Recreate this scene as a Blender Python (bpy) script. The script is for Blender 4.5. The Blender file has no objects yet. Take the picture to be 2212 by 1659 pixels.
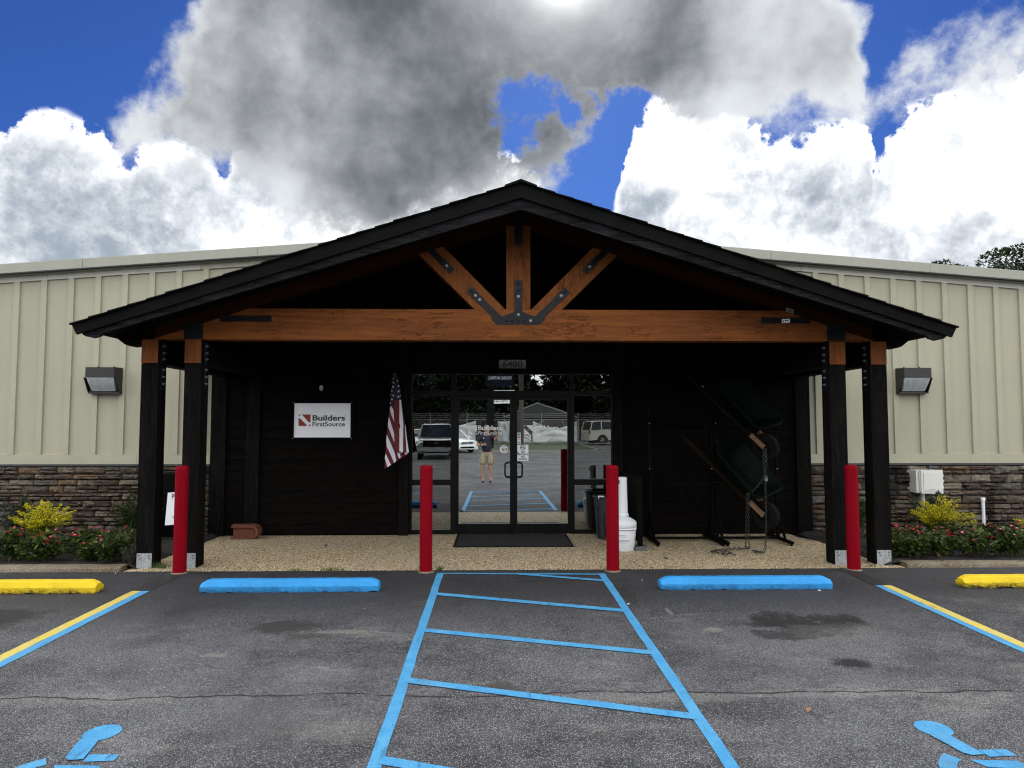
import bpy, bmesh, math, random
from mathutils import Vector, Matrix
rnd = random.Random(7)
PI = math.pi
scene = bpy.context.scene
C = scene.collection

# ------------------------------------------------------------------ camera
YAW, PITCH = math.radians(1.42), math.radians(3.31)
cam_d = bpy.data.cameras.new('camera')
cam = bpy.data.objects.new('camera', cam_d); C.objects.link(cam)
cam.location = (0.0, 0.0, 1.70)
cam.rotation_euler = (PI/2 + PITCH, 0.0, -YAW)
cam_d.sensor_width = 36.0
cam_d.lens = 36.0*1530.0/2212.0
cam_d.clip_start = 0.05
cam_d.clip_end = 3000.0
scene.camera = cam

# ------------------------------------------------------------------ colour management
vs = scene.view_settings
vs.view_transform = 'Standard'; vs.look = 'None'; vs.exposure = 0.85; vs.gamma = 1.0
vs.use_curve_mapping = False
cy = scene.cycles
cy.max_bounces = 7; cy.diffuse_bounces = 2; cy.glossy_bounces = 4; cy.transparent_max_bounces = 12
cy.sample_clamp_indirect = 6.0; cy.filter_width = 1.15
cy.use_denoising = True
cy.use_adaptive_sampling = True; cy.adaptive_threshold = 0.02

# ------------------------------------------------------------------ node helpers
class S:
    """a socket with arithmetic"""
    def __init__(self, g, s): self.g, self.s = g, s
    def _m(self, op, o, rev=False):
        return self.g.math(op, o, self) if rev else self.g.math(op, self, o)
    def __add__(self, o): return self._m('ADD', o)
    __radd__ = __add__
    def __sub__(self, o): return self._m('SUBTRACT', o)
    def __rsub__(self, o): return self._m('SUBTRACT', o, True)
    def __mul__(self, o): return self._m('MULTIPLY', o)
    __rmul__ = __mul__
    def __truediv__(self, o): return self._m('DIVIDE', o)
    def abs(self): return self._m('ABSOLUTE', 0)
    def pow(self, e): return self._m('POWER', e)
    def max(self, o): return self._m('MAXIMUM', o)
    def min(self, o): return self._m('MINIMUM', o)
    def clamp(self): return self.max(0.0).min(1.0)

class NG:
    def __init__(self, nt):
        self.nt = nt
        nt.nodes.clear()
    def node(self, typ, ins=None, **props):
        n = self.nt.nodes.new(typ)
        for k, v in props.items(): setattr(n, k, v)
        for k, v in (ins or {}).items():
            self.put(n.inputs[k], v)
        return n
    def put(self, sock, v):
        if isinstance(v, S): self.nt.links.new(v.s, sock)
        elif v is not None:
            if sock.type == 'RGBA' and len(v) == 3: v = tuple(v) + (1.0,)
            sock.default_value = v
    def out(self, n, k=0): return S(self, n.outputs[k])
    def math(self, op, a, b=0.0):
        return self.out(self.node('ShaderNodeMath', {0: a, 1: b}, operation=op))
    def vec(self, op, a, b=None, scale=None):
        ins = {0: a}
        if b is not None: ins[1] = b
        n = self.node('ShaderNodeVectorMath', ins, operation=op)
        if scale is not None: self.put(n.inputs['Scale'], scale)
        return self.out(n, 1 if op in ('DISTANCE', 'DOT_PRODUCT', 'LENGTH') else 0)
    def sep(self, v):
        n = self.node('ShaderNodeSeparateXYZ', {0: v}); return [self.out(n, i) for i in range(3)]
    def comb(self, x, y, z): return self.out(self.node('ShaderNodeCombineXYZ', {0: x, 1: y, 2: z}))
    def coord(self, k='Object'): return self.out(self.node('ShaderNodeTexCoord'), k)
    def rgb(self, c): 
        n = self.node('ShaderNodeRGB'); n.outputs[0].default_value = tuple(c) + (1.0,); return self.out(n)
    def noise(self, v, scale, detail=4.0, rough=0.55, dist=0.0, lac=2.0):
        return self.out(self.node('ShaderNodeTexNoise', {'Vector': v, 'Scale': scale, 'Detail': detail, 'Roughness': rough, 'Distortion': dist, 'Lacunarity': lac}))
    def noisec(self, v, scale, detail=4.0, rough=0.55):
        return self.out(self.node('ShaderNodeTexNoise', {'Vector': v, 'Scale': scale, 'Detail': detail, 'Roughness': rough}), 1)
    def voro(self, v, scale, k='Distance', feature='F1', detail=0.0, rough=0.5):
        n = self.node('ShaderNodeTexVoronoi', {'Vector': v, 'Scale': scale, 'Detail': detail, 'Roughness': rough}, feature=feature)
        return self.out(n, k)
    def step(self, v, lo, hi, a=0.0, b=1.0, smooth=True):
        n = self.node('ShaderNodeMapRange', {0: v, 1: lo, 2: hi, 3: a, 4: b}, interpolation_type='SMOOTHSTEP' if smooth else 'LINEAR')
        return self.out(n)
    def mix(self, f, a, b, blend='MIX'):
        n = self.node('ShaderNodeMix', data_type='RGBA', blend_type=blend, clamp_factor=True)
        self.put(n.inputs[0], f); self.put(n.inputs[6], a); self.put(n.inputs[7], b)
        return self.out(n, 2)
    def scale(self, v, s):
        return self.vec('MULTIPLY', v, s)
    def bump(self, h, strength=0.3, dist=0.01, normal=None):
        n = self.node('ShaderNodeBump', {'Height': h, 'Strength': strength, 'Distance': dist})
        if normal is not None: self.put(n.inputs['Normal'], normal)
        return self.out(n)

# ------------------------------------------------------------------ sun and sky
SUN_AZ, SUN_EL = 5.9, 33.6       # degrees: east of straight ahead (+Y), above the horizon
def direction(az, el):
    a, e = math.radians(az), math.radians(el)
    return Vector((math.sin(a)*math.cos(e), math.cos(a)*math.cos(e), math.sin(e)))
SUN = direction(SUN_AZ, SUN_EL)
sun_d = bpy.data.lights.new('sun', 'SUN')
sun_d.energy = 1.5; sun_d.angle = math.radians(18); sun_d.color = (1.0, 0.955, 0.88)
sun = bpy.data.objects.new('sun', sun_d); C.objects.link(sun)
sun.rotation_euler = (-SUN).to_track_quat('-Z', 'Y').to_euler()

world = bpy.data.worlds.new('World'); scene.world = world
world.use_nodes = True
world.cycles.sampling_method = 'MANUAL'; world.cycles.sample_map_resolution = 512
g = NG(world.node_tree)
d = g.coord('Generated')
sky = g.node('ShaderNodeTexSky', sky_type='NISHITA', sun_disc=False, sun_elevation=math.radians(SUN_EL),
             sun_rotation=math.radians(SUN_AZ), altitude=20.0, air_density=1.15, dust_density=0.25, ozone_density=3.0)
sky_c = g.out(sky)

# outlines of the cloud banks ahead: (azimuth, elevation) in degrees
WHITE_TOP = [(-39.7,17.8),(-35.0,18.3),(-33.6,19.7),(-32.3,20.1),(-29.8,19.4),(-28.6,18.1),(-27.7,17.9),(-26.9,19.0),(-23.8,19.4),(-22.5,18.7),(-21.5,17.4),(-20.2,19.6),(-18.0,20.0),(-15.0,19.0),(-12.0,18.4),(-8.0,19.0),(-4.1,19.8),(-1.1,20.4),(1.2,20.6),(3.1,19.2),(5.0,17.0),(7.2,14.0),(9.1,14.6),(10.3,17.7),(11.2,21.1),(12.6,23.5),(13.7,24.3),(16.2,23.1),(18.3,23.4),(20.4,22.5),(22.7,21.0),(25.7,20.9),(27.6,21.2),(28.6,20.0),(29.0,17.4),(29.6,18.9),(30.9,20.6),(32.3,20.9),(34.5,21.1),(36.4,21.2),(38.0,21.2),(42.4,20.2)]
GREY_TOP = [(-31,15.0),(-29.8,18.6),(-28.2,20.6),(-26.6,22.6),(-25.4,24.8),(-23.9,27.2),(-22.6,30.0),(-21.5,33.5),(-19.1,40.0),(23.0,40.0),(25.5,34.5),(27.6,30.0),(28.8,26.4),(29.8,22.8),(30.6,23.6),(31.6,24.5),(32.9,24.6),(35.2,24.6),(36.8,25.2),(38.1,25.0),(42.5,24.5)]
GREY_BASE = [(-31,19.8),(-29.5,18.8),(-26.0,18.8),(-22.9,18.9),(-20.6,18.6),(-18.0,16.8),(-15.8,15.4),(-13.0,14.2),(-10.1,13.8),(-6.4,15.0),(-2.6,17.0),(0.0,18.2),(2.0,18.0),(4.6,18.6),(6.9,19.6),(8.8,21.0),(10.7,22.4),(14.4,22.8),(18.3,21.6),(23.1,21.2),(26.3,21.0),(28.1,21.4),(29.2,22.8),(29.9,22.8),(30.6,22.2),(32.3,21.9),(35.1,21.8),(36.7,21.9),(38.0,22.4),(42.4,22.0)]
THIN = [(-42,0.20),(-25,0.20),(-21,0.16),(-19,0.0),(-16.5,0.12),(-15.0,0.0),(-9,-0.12),(-3,0.0),(2,0.12),(8,0.08),(12,0.10),(15,0.05),(18,0.30),(22,0.42),(27,0.48),(31,0.65),(42,0.65)]
def curve(pts, v, k):
    n = g.node('ShaderNodeFloatCurve')
    c = n.mapping.curves[0]
    P = [((math.radians(a)+0.75)/1.5, e*k) for a, e in pts]
    P = [(min(max(x, 0.0), 1.0), y) for x, y in P]
    c.points[0].location = P[0]; c.points[-1].location = P[-1]
    for p in P[1:-1]: c.points.new(*p)
    for p in c.points: p.handle_type = 'AUTO_CLAMPED'
    n.mapping.use_clip = False
    n.mapping.update()
    g.put(n.inputs['Value'], v)
    return g.out(n)
dx_, dy_, dz_ = g.sep(d)
el = g.math('ARCSINE', dz_)
az = (g.math('ARCTAN2', dx_, dy_) + 0.75)*(1.0/1.5)
off3 = g.sep(g.noisec(d, 9.0, 3.0, 0.6))
tear_a = (off3[0] - 0.5)*0.07; tear_e = (off3[1] - 0.5)*0.10       # drifting, torn outlines
inview = g.step(g.vec('DOT_PRODUCT', d, tuple(direction(1.4, 8))), 0.66, 0.74)
K = math.radians(1.0)
# far, sunlit cumulus
def puffs(p):
    a = g.noise(p, 13.0, 1.0, 0.5)
    b = g.noise(p, 27.0, 6.0, 0.63)
    return (0.30 - (a - 0.5).abs()*2.0)*0.55 + (0.24 - (b - 0.5).abs()*2.0)*1.0
p0 = puffs(d)
p1 = puffs(g.vec('ADD', d, g.vec('SCALE', g.vec('SUBTRACT', tuple(SUN), d), scale=0.035)))
h_w = curve(WHITE_TOP, az + tear_a*0.45, K)
rise = (h_w + 0.012 - el + tear_e*0.45)*15.0
dens_w = rise.min(1.4) + (p0*1.15).min(0.30)
a_w = g.step(dens_w, 0.12, 0.36)
big = g.noise(g.vec('ADD', d, g.vec('SCALE', g.comb(off3[0], off3[1], off3[2]), scale=0.05)), 5.0, 3.0, 0.5)
lit = (p0 - p1)*0.62 + 0.29 + (big - 0.5)*3.3
lit = (g.step(lit, -0.45, 1.05) + g.step(dens_w, 0.15, 0.9, 0.40, 0.0)).clamp()
col_w = g.mix(lit, (0.21, 0.245, 0.29), (1.0, 1.0, 1.0))
# nearer, thick grey cloud seen from its shaded side
aw = az + tear_a; ew = el + tear_e
g_lo = (ew - curve(GREY_BASE, aw, K))*14.0
g_hi = (curve(GREY_TOP, aw, K) - ew)*15.0
gf = g_lo.min(g_hi).min(1.0)
gap = None
d_torn = g.vec('ADD', d, g.vec('SCALE', g.vec('SUBTRACT', g.noisec(d, 16.0, 5.0, 0.65), (0.5, 0.5, 0.5)), scale=0.13))
for ga, ge, gr in ((2.6,25.4,3.4),(2.0,23.0,2.4),(5.6,24.4,2.4),(9.0,21.6,3.4),(10.6,24.0,2.6)):
    b_ = (1.0 - g.vec('DISTANCE', d_torn, tuple(direction(ga, ge)))*(1.0/math.radians(gr))).max(0.0)
    gap = b_ if gap is None else gap.max(b_)
n_g = g.noise(d, 21.0, 8.0, 0.64) - 0.5
n_s = g.noise(g.vec('ADD', d, g.vec('SCALE', g.vec('SUBTRACT', tuple(SUN), d), scale=0.05)), 21.0, 5.0, 0.6) - 0.5
dens_g = gf*0.62 + n_g*1.25 + 0.16 - gap*1.2
a_g = g.step(dens_g, -0.04, 0.50)
fold = g.noise(g.vec('ADD', d, g.vec('SCALE', g.comb(off3[0], off3[1], off3[2]), scale=0.10)), 4.6, 3.0, 0.5) - 0.5
thick = g.step(gf*0.42 + n_g*0.30 - (n_g - n_s)*0.55 + fold*1.35 - curve(THIN, az, 1.0) - gap*0.35, -0.42, 0.80)
col_g = g.mix(thick, (0.46, 0.48, 0.50), (0.068, 0.076, 0.088))
cosun = g.vec('DOT_PRODUCT', d, tuple(SUN)).max(0.0)
glow = cosun.pow(1500.0)*0.75 + cosun.pow(200.0)*0.20
col_g = g.mix(1.0, col_g, g.comb(glow, glow, glow), 'ADD')
sky_t = g.mix(1.0, sky_c, (0.150, 0.285, 0.66), 'MULTIPLY')
def bgr(c, s=1.0): return g.out(g.node('ShaderNodeBackground', {'Color': c, 'Strength': s}))
sky_bg = bgr(sky_t, 0.062)
m1 = g.node('ShaderNodeMixShader', {0: a_w, 1: sky_bg, 2: bgr(col_w)})
m2 = g.node('ShaderNodeMixShader', {0: a_g, 1: g.out(m1), 2: bgr(col_g)})
# the rest of the dome: unseen cumulus, set brighter than ahead to light the facade
fc = g.noise(d, 2.6, 4.0, 0.58)
a_f = g.step(fc, 0.42, 0.50)
col_f = g.mix(g.step(fc, 0.50, 0.68), (2.0, 2.0, 2.0), (0.75, 0.78, 0.82))
m3 = g.node('ShaderNodeMixShader', {0: a_f, 1: sky_bg, 2: bgr(col_f)})
m4 = g.node('ShaderNodeMixShader', {0: inview, 1: g.out(m3), 2: g.out(m2)})
g.node('ShaderNodeOutputWorld', {'Surface': g.out(m4)})

# ------------------------------------------------------------------ mesh helpers
def nbm(): return bmesh.new()
def box(bm, x0, x1, y0, y1, z0, z1):
    v = [bm.verts.new(p) for p in ((x0,y0,z0),(x1,y0,z0),(x1,y1,z0),(x0,y1,z0),(x0,y0,z1),(x1,y0,z1),(x1,y1,z1),(x0,y1,z1))]
    for f in ((0,3,2,1),(4,5,6,7),(0,1,5,4),(1,2,6,5),(2,3,7,6),(3,0,4,7)):
        bm.faces.new([v[i] for i in f])
    return v
def prism(bm, poly, axis, a, b):
    """extrude a 2-D outline along an axis: X -> (y,z), Y -> (x,z), Z -> (x,y)"""
    def P(p, t):
        if axis == 'X': return (t, p[0], p[1])
        if axis == 'Y': return (p[0], t, p[1])
        return (p[0], p[1], t)
    va = [bm.verts.new(P(p, a)) for p in poly]; vb = [bm.verts.new(P(p, b)) for p in poly]
    n = len(poly)
    fs = [bm.faces.new(va), bm.faces.new(vb[::-1])]
    for i in range(n):
        j = (i+1) % n
        fs.append(bm.faces.new((va[i], vb[i], vb[j], va[j])))
    return va + vb
def tube(bm, pts, r, seg=8, caps=True):
    pts = [Vector(p) for p in pts]
    rs = r if isinstance(r, (list, tuple)) else [r]*len(pts)
    rings = []; prev = None
    for i, p in enumerate(pts):
        t = (pts[min(i+1, len(pts)-1)] - pts[max(i-1, 0)]).normalized()
        if prev is None:
            u = t.cross(Vector((0, 0, 1)))
            if u.length < 0.05: u = t.cross(Vector((1, 0, 0)))
        else: u = prev - t*prev.dot(t)
        u.normalize(); prev = u; w = t.cross(u)
        rings.append([bm.verts.new(p + (u*math.cos(2*PI*k/seg) + w*math.sin(2*PI*k/seg))*rs[i]) for k in range(seg)])
    for a, b in zip(rings, rings[1:]):
        for k in range(seg):
            bm.faces.new((a[k], a[(k+1) % seg], b[(k+1) % seg], b[k]))
    if caps:
        bm.faces.new(rings[0][::-1]); bm.faces.new(rings[-1])
def lathe(bm, prof, seg=24, c=(0, 0, 0), axis='Z', sx=1.0, sy=1.0):
    rings = []
    for r, z in prof:
        ring = []
        for k in range(seg):
            a = 2*PI*k/seg; x, y = r*math.cos(a)*sx, r*math.sin(a)*sy
            p = (x, y, z) if axis == 'Z' else ((z, x, y) if axis == 'X' else (x, z, y))
            ring.append(bm.verts.new((c[0]+p[0], c[1]+p[1], c[2]+p[2])))
        rings.append(ring)
    for a, b in zip(rings, rings[1:]):
        for k in range(seg):
            bm.faces.new((a[k], a[(k+1) % seg], b[(k+1) % seg], b[k]))
    bm.faces.new(rings[0][::-1]); bm.faces.new(rings[-1])
def loft(bm, rings, close=True, caps=True):
    rv = [[bm.verts.new(p) for p in r] for r in rings]
    n = len(rv[0])
    for a, b in zip(rv, rv[1:]):
        for k in range(n if close else n-1):
            j = (k+1) % n
            try: bm.faces.new((a[k], a[j], b[j], b[k]))
            except ValueError: pass
    if caps:
        bm.faces.new(rv[0][::-1]); bm.faces.new(rv[-1])
def arc(cx, cz, r, a0, a1, n=8):
    return [(cx + r*math.cos(math.radians(a0+(a1-a0)*i/n)), cz + r*math.sin(math.radians(a0+(a1-a0)*i/n))) for i in range(n+1)]
def bevel(bm, w, seg=1, ang=30):
    es = [e for e in bm.edges if len(e.link_faces) == 2 and e.calc_face_angle(0) > math.radians(ang)]
    bmesh.ops.bevel(bm, geom=es, offset=w, segments=seg, affect='EDGES', profile=0.6)
def smooth(bm, ang=None):
    for f in bm.faces: f.smooth = True
def mesh(bm, m=None, name='mesh', shade=None):
    bmesh.ops.recalc_face_normals(bm, faces=bm.faces)
    me = bpy.data.meshes.new(name)
    bm.to_mesh(me); bm.free()
    for x in (m if isinstance(m, (list, tuple)) else [m]):
        if x is not None: me.materials.append(x)
    if shade is not None:
        for p in me.polygons: p.use_smooth = True
        if shade < 180: me.set_sharp_from_angle(angle=math.radians(shade))
    return me
def obj(name, bm, m=None, parent=None, shade=None, loc=None, rot=None):
    me = bm if isinstance(bm, bpy.types.Mesh) else mesh(bm, m, name, shade)
    o = bpy.data.objects.new(name, me); C.objects.link(o)
    if parent is not None: o.parent = parent
    if loc is not None: o.location = loc
    if rot is not None: o.rotation_euler = rot
    return o
def tag(o, label=None, cat=None, group=None, kind=None):
    if label: o['label'] = label
    if cat: o['category'] = cat
    if group: o['group'] = group
    if kind: o['kind'] = kind
    return o
def thing(name, label, cat, loc=(0, 0, 0), rz=0.0, group=None):
    o = bpy.data.objects.new(name, None); C.objects.link(o)
    o.empty_display_size = 0.1
    o.location = loc; o.rotation_euler = (0, 0, rz)
    return tag(o, label, cat, group)
def structure(name, bm, m, shade=None): return tag(obj(name, bm, m, shade=shade), kind='structure')
def kids(o): return [c for c in bpy.data.objects if c.parent == o]
def dup(root, loc, rz=None, label=None, group=None, parent=None):
    r = root.copy(); C.objects.link(r)
    if parent is not None: r.parent = parent
    if loc is not None: r.location = loc
    if rz is not None: r.rotation_euler = (0, 0, rz)
    if label: r['label'] = label
    if group: r['group'] = group
    for ch in kids(root):
        c = ch.copy(); C.objects.link(c); c.parent = r
        for gch in kids(ch):
            e = gch.copy(); C.objects.link(e); e.parent = c
    return r
def text_mesh(s, size, m, bold=0.0, depth=0.001, align='LEFT', sx=1.0, shear=0.0):
    cu = bpy.data.curves.new('lettering', 'FONT')
    cu.body = s; cu.size = size; cu.offset = bold; cu.extrude = depth; cu.align_x = align; cu.shear = shear
    cu.resolution_u = 3
    t = bpy.data.objects.new('lettering', cu); C.objects.link(t)
    dg = bpy.context.evaluated_depsgraph_get()
    me = bpy.data.meshes.new_from_object(t.evaluated_get(dg))
    bpy.data.objects.remove(t); bpy.data.curves.remove(cu)
    me.transform(Matrix.Diagonal((sx, 1, 1, 1)))
    me.transform(Matrix.Rotation(PI/2, 4, 'X'))      # upright, facing -Y
    me.materials.clear(); me.materials.append(m)
    return me
def text(name, s, size, m, parent, loc, bold=0.0, align='LEFT', sx=1.0, rz=0.0, width=None, depth=0.001, shear=0.0):
    me = text_mesh(s, size, m, bold, depth, align, sx, shear)
    if width:
        xs = [v.co.x for v in me.vertices]; k = width/(max(xs)-min(xs))
        me.transform(Matrix.Diagonal((k, 1, 1, 1)))
    return obj(name, me, parent=parent, loc=loc, rot=(0, 0, rz))

# ------------------------------------------------------------------ materials
def material(name):
    m = bpy.data.materials.new(name); m.use_nodes = True
    return m, NG(m.node_tree)
def finish(g, color, rough=0.6, normal=None, metal=0.0, spec=0.5, emit=None, emit_s=0.0, trans=None, coat=0.0):
    ins = {'Base Color': color, 'Roughness': rough, 'Metallic': metal, 'Specular IOR Level': spec}
    if normal is not None: ins['Normal'] = normal
    b = g.node('ShaderNodeBsdfPrincipled', ins)
    if coat: b.inputs['Coat Weight'].default_value = coat; b.inputs['Coat Roughness'].default_value = 0.05
    if emit is not None:
        g.put(b.inputs['Emission Color'], emit); b.inputs['Emission Strength'].default_value = emit_s
    sh = g.out(b)
    if trans is not None:
        t = g.node('ShaderNodeBsdfTranslucent', {'Color': trans})
        sh = g.out(g.node('ShaderNodeAddShader', {0: sh, 1: g.out(t)}))
    g.node('ShaderNodeOutputMaterial', {'Surface': sh})
def plain(name, color, rough=0.6, metal=0.0, var=0.12, scale=6.0, bump=0.0, bscale=80.0, spec=0.5, coat=0.0):
    m, g = material(name)
    c = g.coord()
    n = g.noise(c, scale, 5.0, 0.6)
    col = g.mix(n, tuple(x*(1-var) for x in color), tuple(min(1.0, x*(1+var)) for x in color))
    nr = g.bump(g.noise(c, bscale, 3.0, 0.6), bump, 0.004) if bump else None
    finish(g, col, g.step(g.noise(c, scale*1.7, 4.0), 0.3, 0.7, max(0.02, rough-0.07), min(1.0, rough+0.07)), nr, metal, spec, coat=coat)
    return m
def wood(name, axis, dark, light, rough=0.75, stain=None, crack=0.0, knots=True, fine=9.0, streak=0.8, bump=0.5):
    """long-grained timber; axis = the board's long direction"""
    m, g = material(name)
    c = g.coord()
    oi = g.node('ShaderNodeObjectInfo')
    c = g.vec('ADD', c, g.vec('SCALE', g.comb(1.7, 3.1, 2.3), scale=g.out(oi, 'Random')*9.0))
    k = {'X': (0.06, 1, 1), 'Y': (1, 0.06, 1), 'Z': (1, 1, 0.06)}[axis]
    wob = g.vec('SCALE', g.noisec(c, 2.2, 3.0), scale=0.10)
    cs = g.scale(g.vec('ADD', c, wob), k)
    grain = g.noise(cs, fine*9, 5.0, 0.65)
    bands = g.noise(cs, fine*2.2, 3.0, 0.6)
    f = g.step(grain*0.6 + bands*0.4, 0.36, 0.66)
    col = g.mix(f*streak, dark, light)
    if knots:
        kv = g.voro(g.scale(c, {'X': (0.8, 3.2, 3.2), 'Y': (3.2, 0.8, 3.2), 'Z': (3.2, 3.2, 0.8)}[axis]), 1.6)
        kn = g.step(kv, 0.05, 0.11, 1.0, 0.0)
        ring = g.step((kv - 0.12).abs(), 0.0, 0.03, 1.0, 0.0)
        col = g.mix(kn*0.7, col, tuple(x*0.35 for x in dark))
        col = g.mix(ring*0.5, col, tuple(min(1, x*1.6) for x in light))
    if stain is not None: col = g.mix(g.step(g.noise(c, 1.3, 4.0), 0.45, 0.75)*0.6, col, stain)
    h = grain*0.6 + bands*0.4
    if crack:
        ck = g.noise(g.scale(g.vec('ADD', c, wob), {'X': (0.35, 2.4, 2.4), 'Y': (2.4, 0.35, 2.4), 'Z': (2.4, 2.4, 0.35)}[axis]), 7.0, 7.0, 0.72)
        cr = g.step((ck - 0.5).abs(), 0.0, 0.016, 1.0, 0.0)*g.step(g.noise(c, 2.4, 3.0), 0.42, 0.62)
        col = g.mix(cr*crack, col, tuple(x*0.22 for x in dark))
        h = h - cr*1.6
    finish(g, col, rough, g.bump(h, bump, 0.006), spec=0.06 if max(light) < 0.06 else 0.2)
    return m
M = {}
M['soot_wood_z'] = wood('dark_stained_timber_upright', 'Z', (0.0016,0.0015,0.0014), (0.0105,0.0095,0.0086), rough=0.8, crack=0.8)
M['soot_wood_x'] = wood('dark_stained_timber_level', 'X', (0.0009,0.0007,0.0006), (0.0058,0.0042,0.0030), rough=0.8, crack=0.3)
M['dark_shaded_wood_y'] = wood('stained_and_shaded_timber_deep', 'Y', (0.002,0.0018,0.0018), (0.005,0.0045,0.004), rough=0.85)  # dark roof boards; on the side beams the darkness is painted shade
M['fascia_wood'] = wood('dark_weathered_fascia', 'X', (0.0026,0.0026,0.0029), (0.026,0.026,0.029), rough=0.7, fine=7.0, crack=0.5)
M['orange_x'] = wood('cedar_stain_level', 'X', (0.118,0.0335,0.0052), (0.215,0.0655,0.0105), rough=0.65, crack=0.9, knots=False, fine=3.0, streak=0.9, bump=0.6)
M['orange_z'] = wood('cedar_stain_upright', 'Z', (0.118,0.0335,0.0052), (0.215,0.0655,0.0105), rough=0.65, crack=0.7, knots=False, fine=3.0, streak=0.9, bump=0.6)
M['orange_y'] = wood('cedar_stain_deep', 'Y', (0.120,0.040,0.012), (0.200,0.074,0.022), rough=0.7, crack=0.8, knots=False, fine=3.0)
M['orange_shaded'] = wood('cedar_stain_shaded', 'X', (0.016,0.0045,0.001), (0.030,0.009,0.0018), rough=0.75, knots=False, fine=3.0)  # same cedar stain, darkened for the shade under the porch roof
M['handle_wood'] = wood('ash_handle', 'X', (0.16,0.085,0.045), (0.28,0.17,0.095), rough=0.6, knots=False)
M['handle_shaded'] = wood('ash_handle_in_shade', 'X', (0.005,0.003,0.0018), (0.013,0.008,0.0045), rough=0.7, knots=False)  # same ash as the ends, with the porch shade put into the colour
M['grey_board'] = wood('weathered_grey_board', 'X', (0.10,0.10,0.10), (0.30,0.30,0.29), rough=0.85, fine=5.0, knots=False)
M['roof_metal'] = plain('charcoal_fascia_metal', (0.0030,0.0031,0.0031), 0.6, 0.0, 0.2, 3.0, 0.05, 30, spec=0.06)
M['shingle'] = plain('charcoal_shingle', (0.005,0.005,0.0053), 0.95, 0, 0.35, 14.0, 0.6, 180, spec=0.1)
M['black_steel'] = plain('black_powder_coat', (0.0055,0.0068,0.009), 0.45, 0.1, 0.2, 9.0, 0.1, 120, spec=0.25)
M['black_steel_dull'] = plain('black_enamel', (0.0014,0.0014,0.0014), 0.55, 0.0, 0.25, 9.0, spec=0.06)
M['bolt'] = plain('zinc_bolt', (0.26,0.265,0.27), 0.35, 0.7, 0.2, 30.0)
M['galv'] = None
M['frame'] = plain('dark_bronze_aluminium', (0.0025,0.0025,0.0025), 0.4, 0.0, 0.15, 5.0, spec=0.15)
M['white_paint'] = plain('white_enamel', (0.80,0.83,0.86), 0.45, 0, 0.05, 3.0)
M['black_paint'] = plain('black_ink', (0.012,0.012,0.014), 0.5, 0, 0.05)
M['red_paint'] = plain('brick_red_ink', (0.24,0.020,0.014), 0.5, 0, 0.06)
M['pvc'] = plain('white_pvc', (0.70,0.71,0.72), 0.4, 0, 0.08, 4.0, 0.02)
M['box_grey'] = plain('pale_grey_polycarbonate', (0.60,0.61,0.56), 0.45, 0, 0.05, 5.0)
M['lamp_case'] = plain('bronze_lamp_case', (0.010,0.0095,0.010), 0.45, 0.0, 0.3, 6.0)
M['terracotta'] = plain('terracotta', (0.105,0.030,0.0125), 0.85, 0, 0.22, 9.0, 0.25, 120)
M['bin_grey'] = plain('slate_grey_plastic', (0.010,0.013,0.017), 0.55, 0, 0.15, 4.0)
M['rubber'] = plain('black_rubber', (0.0045,0.0045,0.0045), 0.8, 0, 0.2, 20.0, spec=0.12)
M['green_enamel'] = plain('dark_green_tray', (0.0006,0.0034,0.0024), 0.6, 0.0, 0.2, 8.0, spec=0.06)
M['chain'] = plain('dull_chain_steel', (0.022,0.022,0.023), 0.5, 0.3, 0.4, 40.0)
M['mortar'] = plain('black_stone_backing', (0.010,0.009,0.008), 0.95, 0, 0.3, 20.0)
M['steel_dark'] = plain('gunmetal', (0.03,0.03,0.033), 0.45, 0.3, 0.2)
def m_galv():
    m, g = material('galvanised_steel'); c = g.coord()
    s = g.voro(c, 55.0, 'Color'); n = g.noise(g.scale(c, (1,1,0.15)), 30.0, 5.0, 0.6)
    sv = g.sep(s)[0]
    col = g.mix(sv, (0.27,0.285,0.30), (0.40,0.42,0.44))
    col = g.mix(g.step(n, 0.52, 0.72)*0.55, col, (0.13,0.12,0.11))
    col = g.mix(g.step(g.noise(c, 9.0, 5.0), 0.60, 0.70)*0.6, col, (0.16,0.085,0.05))
    finish(g, col, 0.55, None, 0.35)
    return m
M['galv'] = m_galv()
def m_siding(name, base, wear):
    m, g = material(name); c = g.coord()
    emb = g.noise(g.scale(c, (1.0, 1.0, 0.16)), 70.0, 5.0, 0.65)*0.6 + g.noise(c, 190.0, 3.0)*0.4
    big = g.noise(c, 0.9, 5.0, 0.6); run = g.noise(g.scale(c, (1, 1, 0.05)), 5.0, 4.0, 0.6)
    col = g.mix(g.step(big*0.6 + run*0.4, 0.35, 0.7), tuple(x*0.90 for x in base), base)
    col = g.mix(g.step(g.noise(c, 2.6, 6.0, 0.65), 0.58, 0.74)*0.14, col, (0.40,0.42,0.26))
    if wear:
        w = g.step(g.noise(c, 6.0, 6.0, 0.7), 0.50, 0.58)
        col = g.mix(w*0.5, col, (0.44,0.435,0.37))
        col = g.mix(g.step(g.noise(c, 28.0, 3.0, 0.7), 0.73, 0.75), col, (0.08,0.08,0.07))
    finish(g, col, 0.7, g.bump(emb, 0.35, 0.004), spec=0.3)
    return m
M['siding'] = m_siding('beige_fibre_cement', (0.372,0.358,0.268), False)
M['peeling'] = m_siding('peeling_trim', (0.365,0.357,0.275), True)
M['pale_trim'] = m_siding('primed_trim', (0.47,0.465,0.40), True)
M['rake'] = m_siding('beige_rake_metal', (0.33,0.33,0.275), False)
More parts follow.
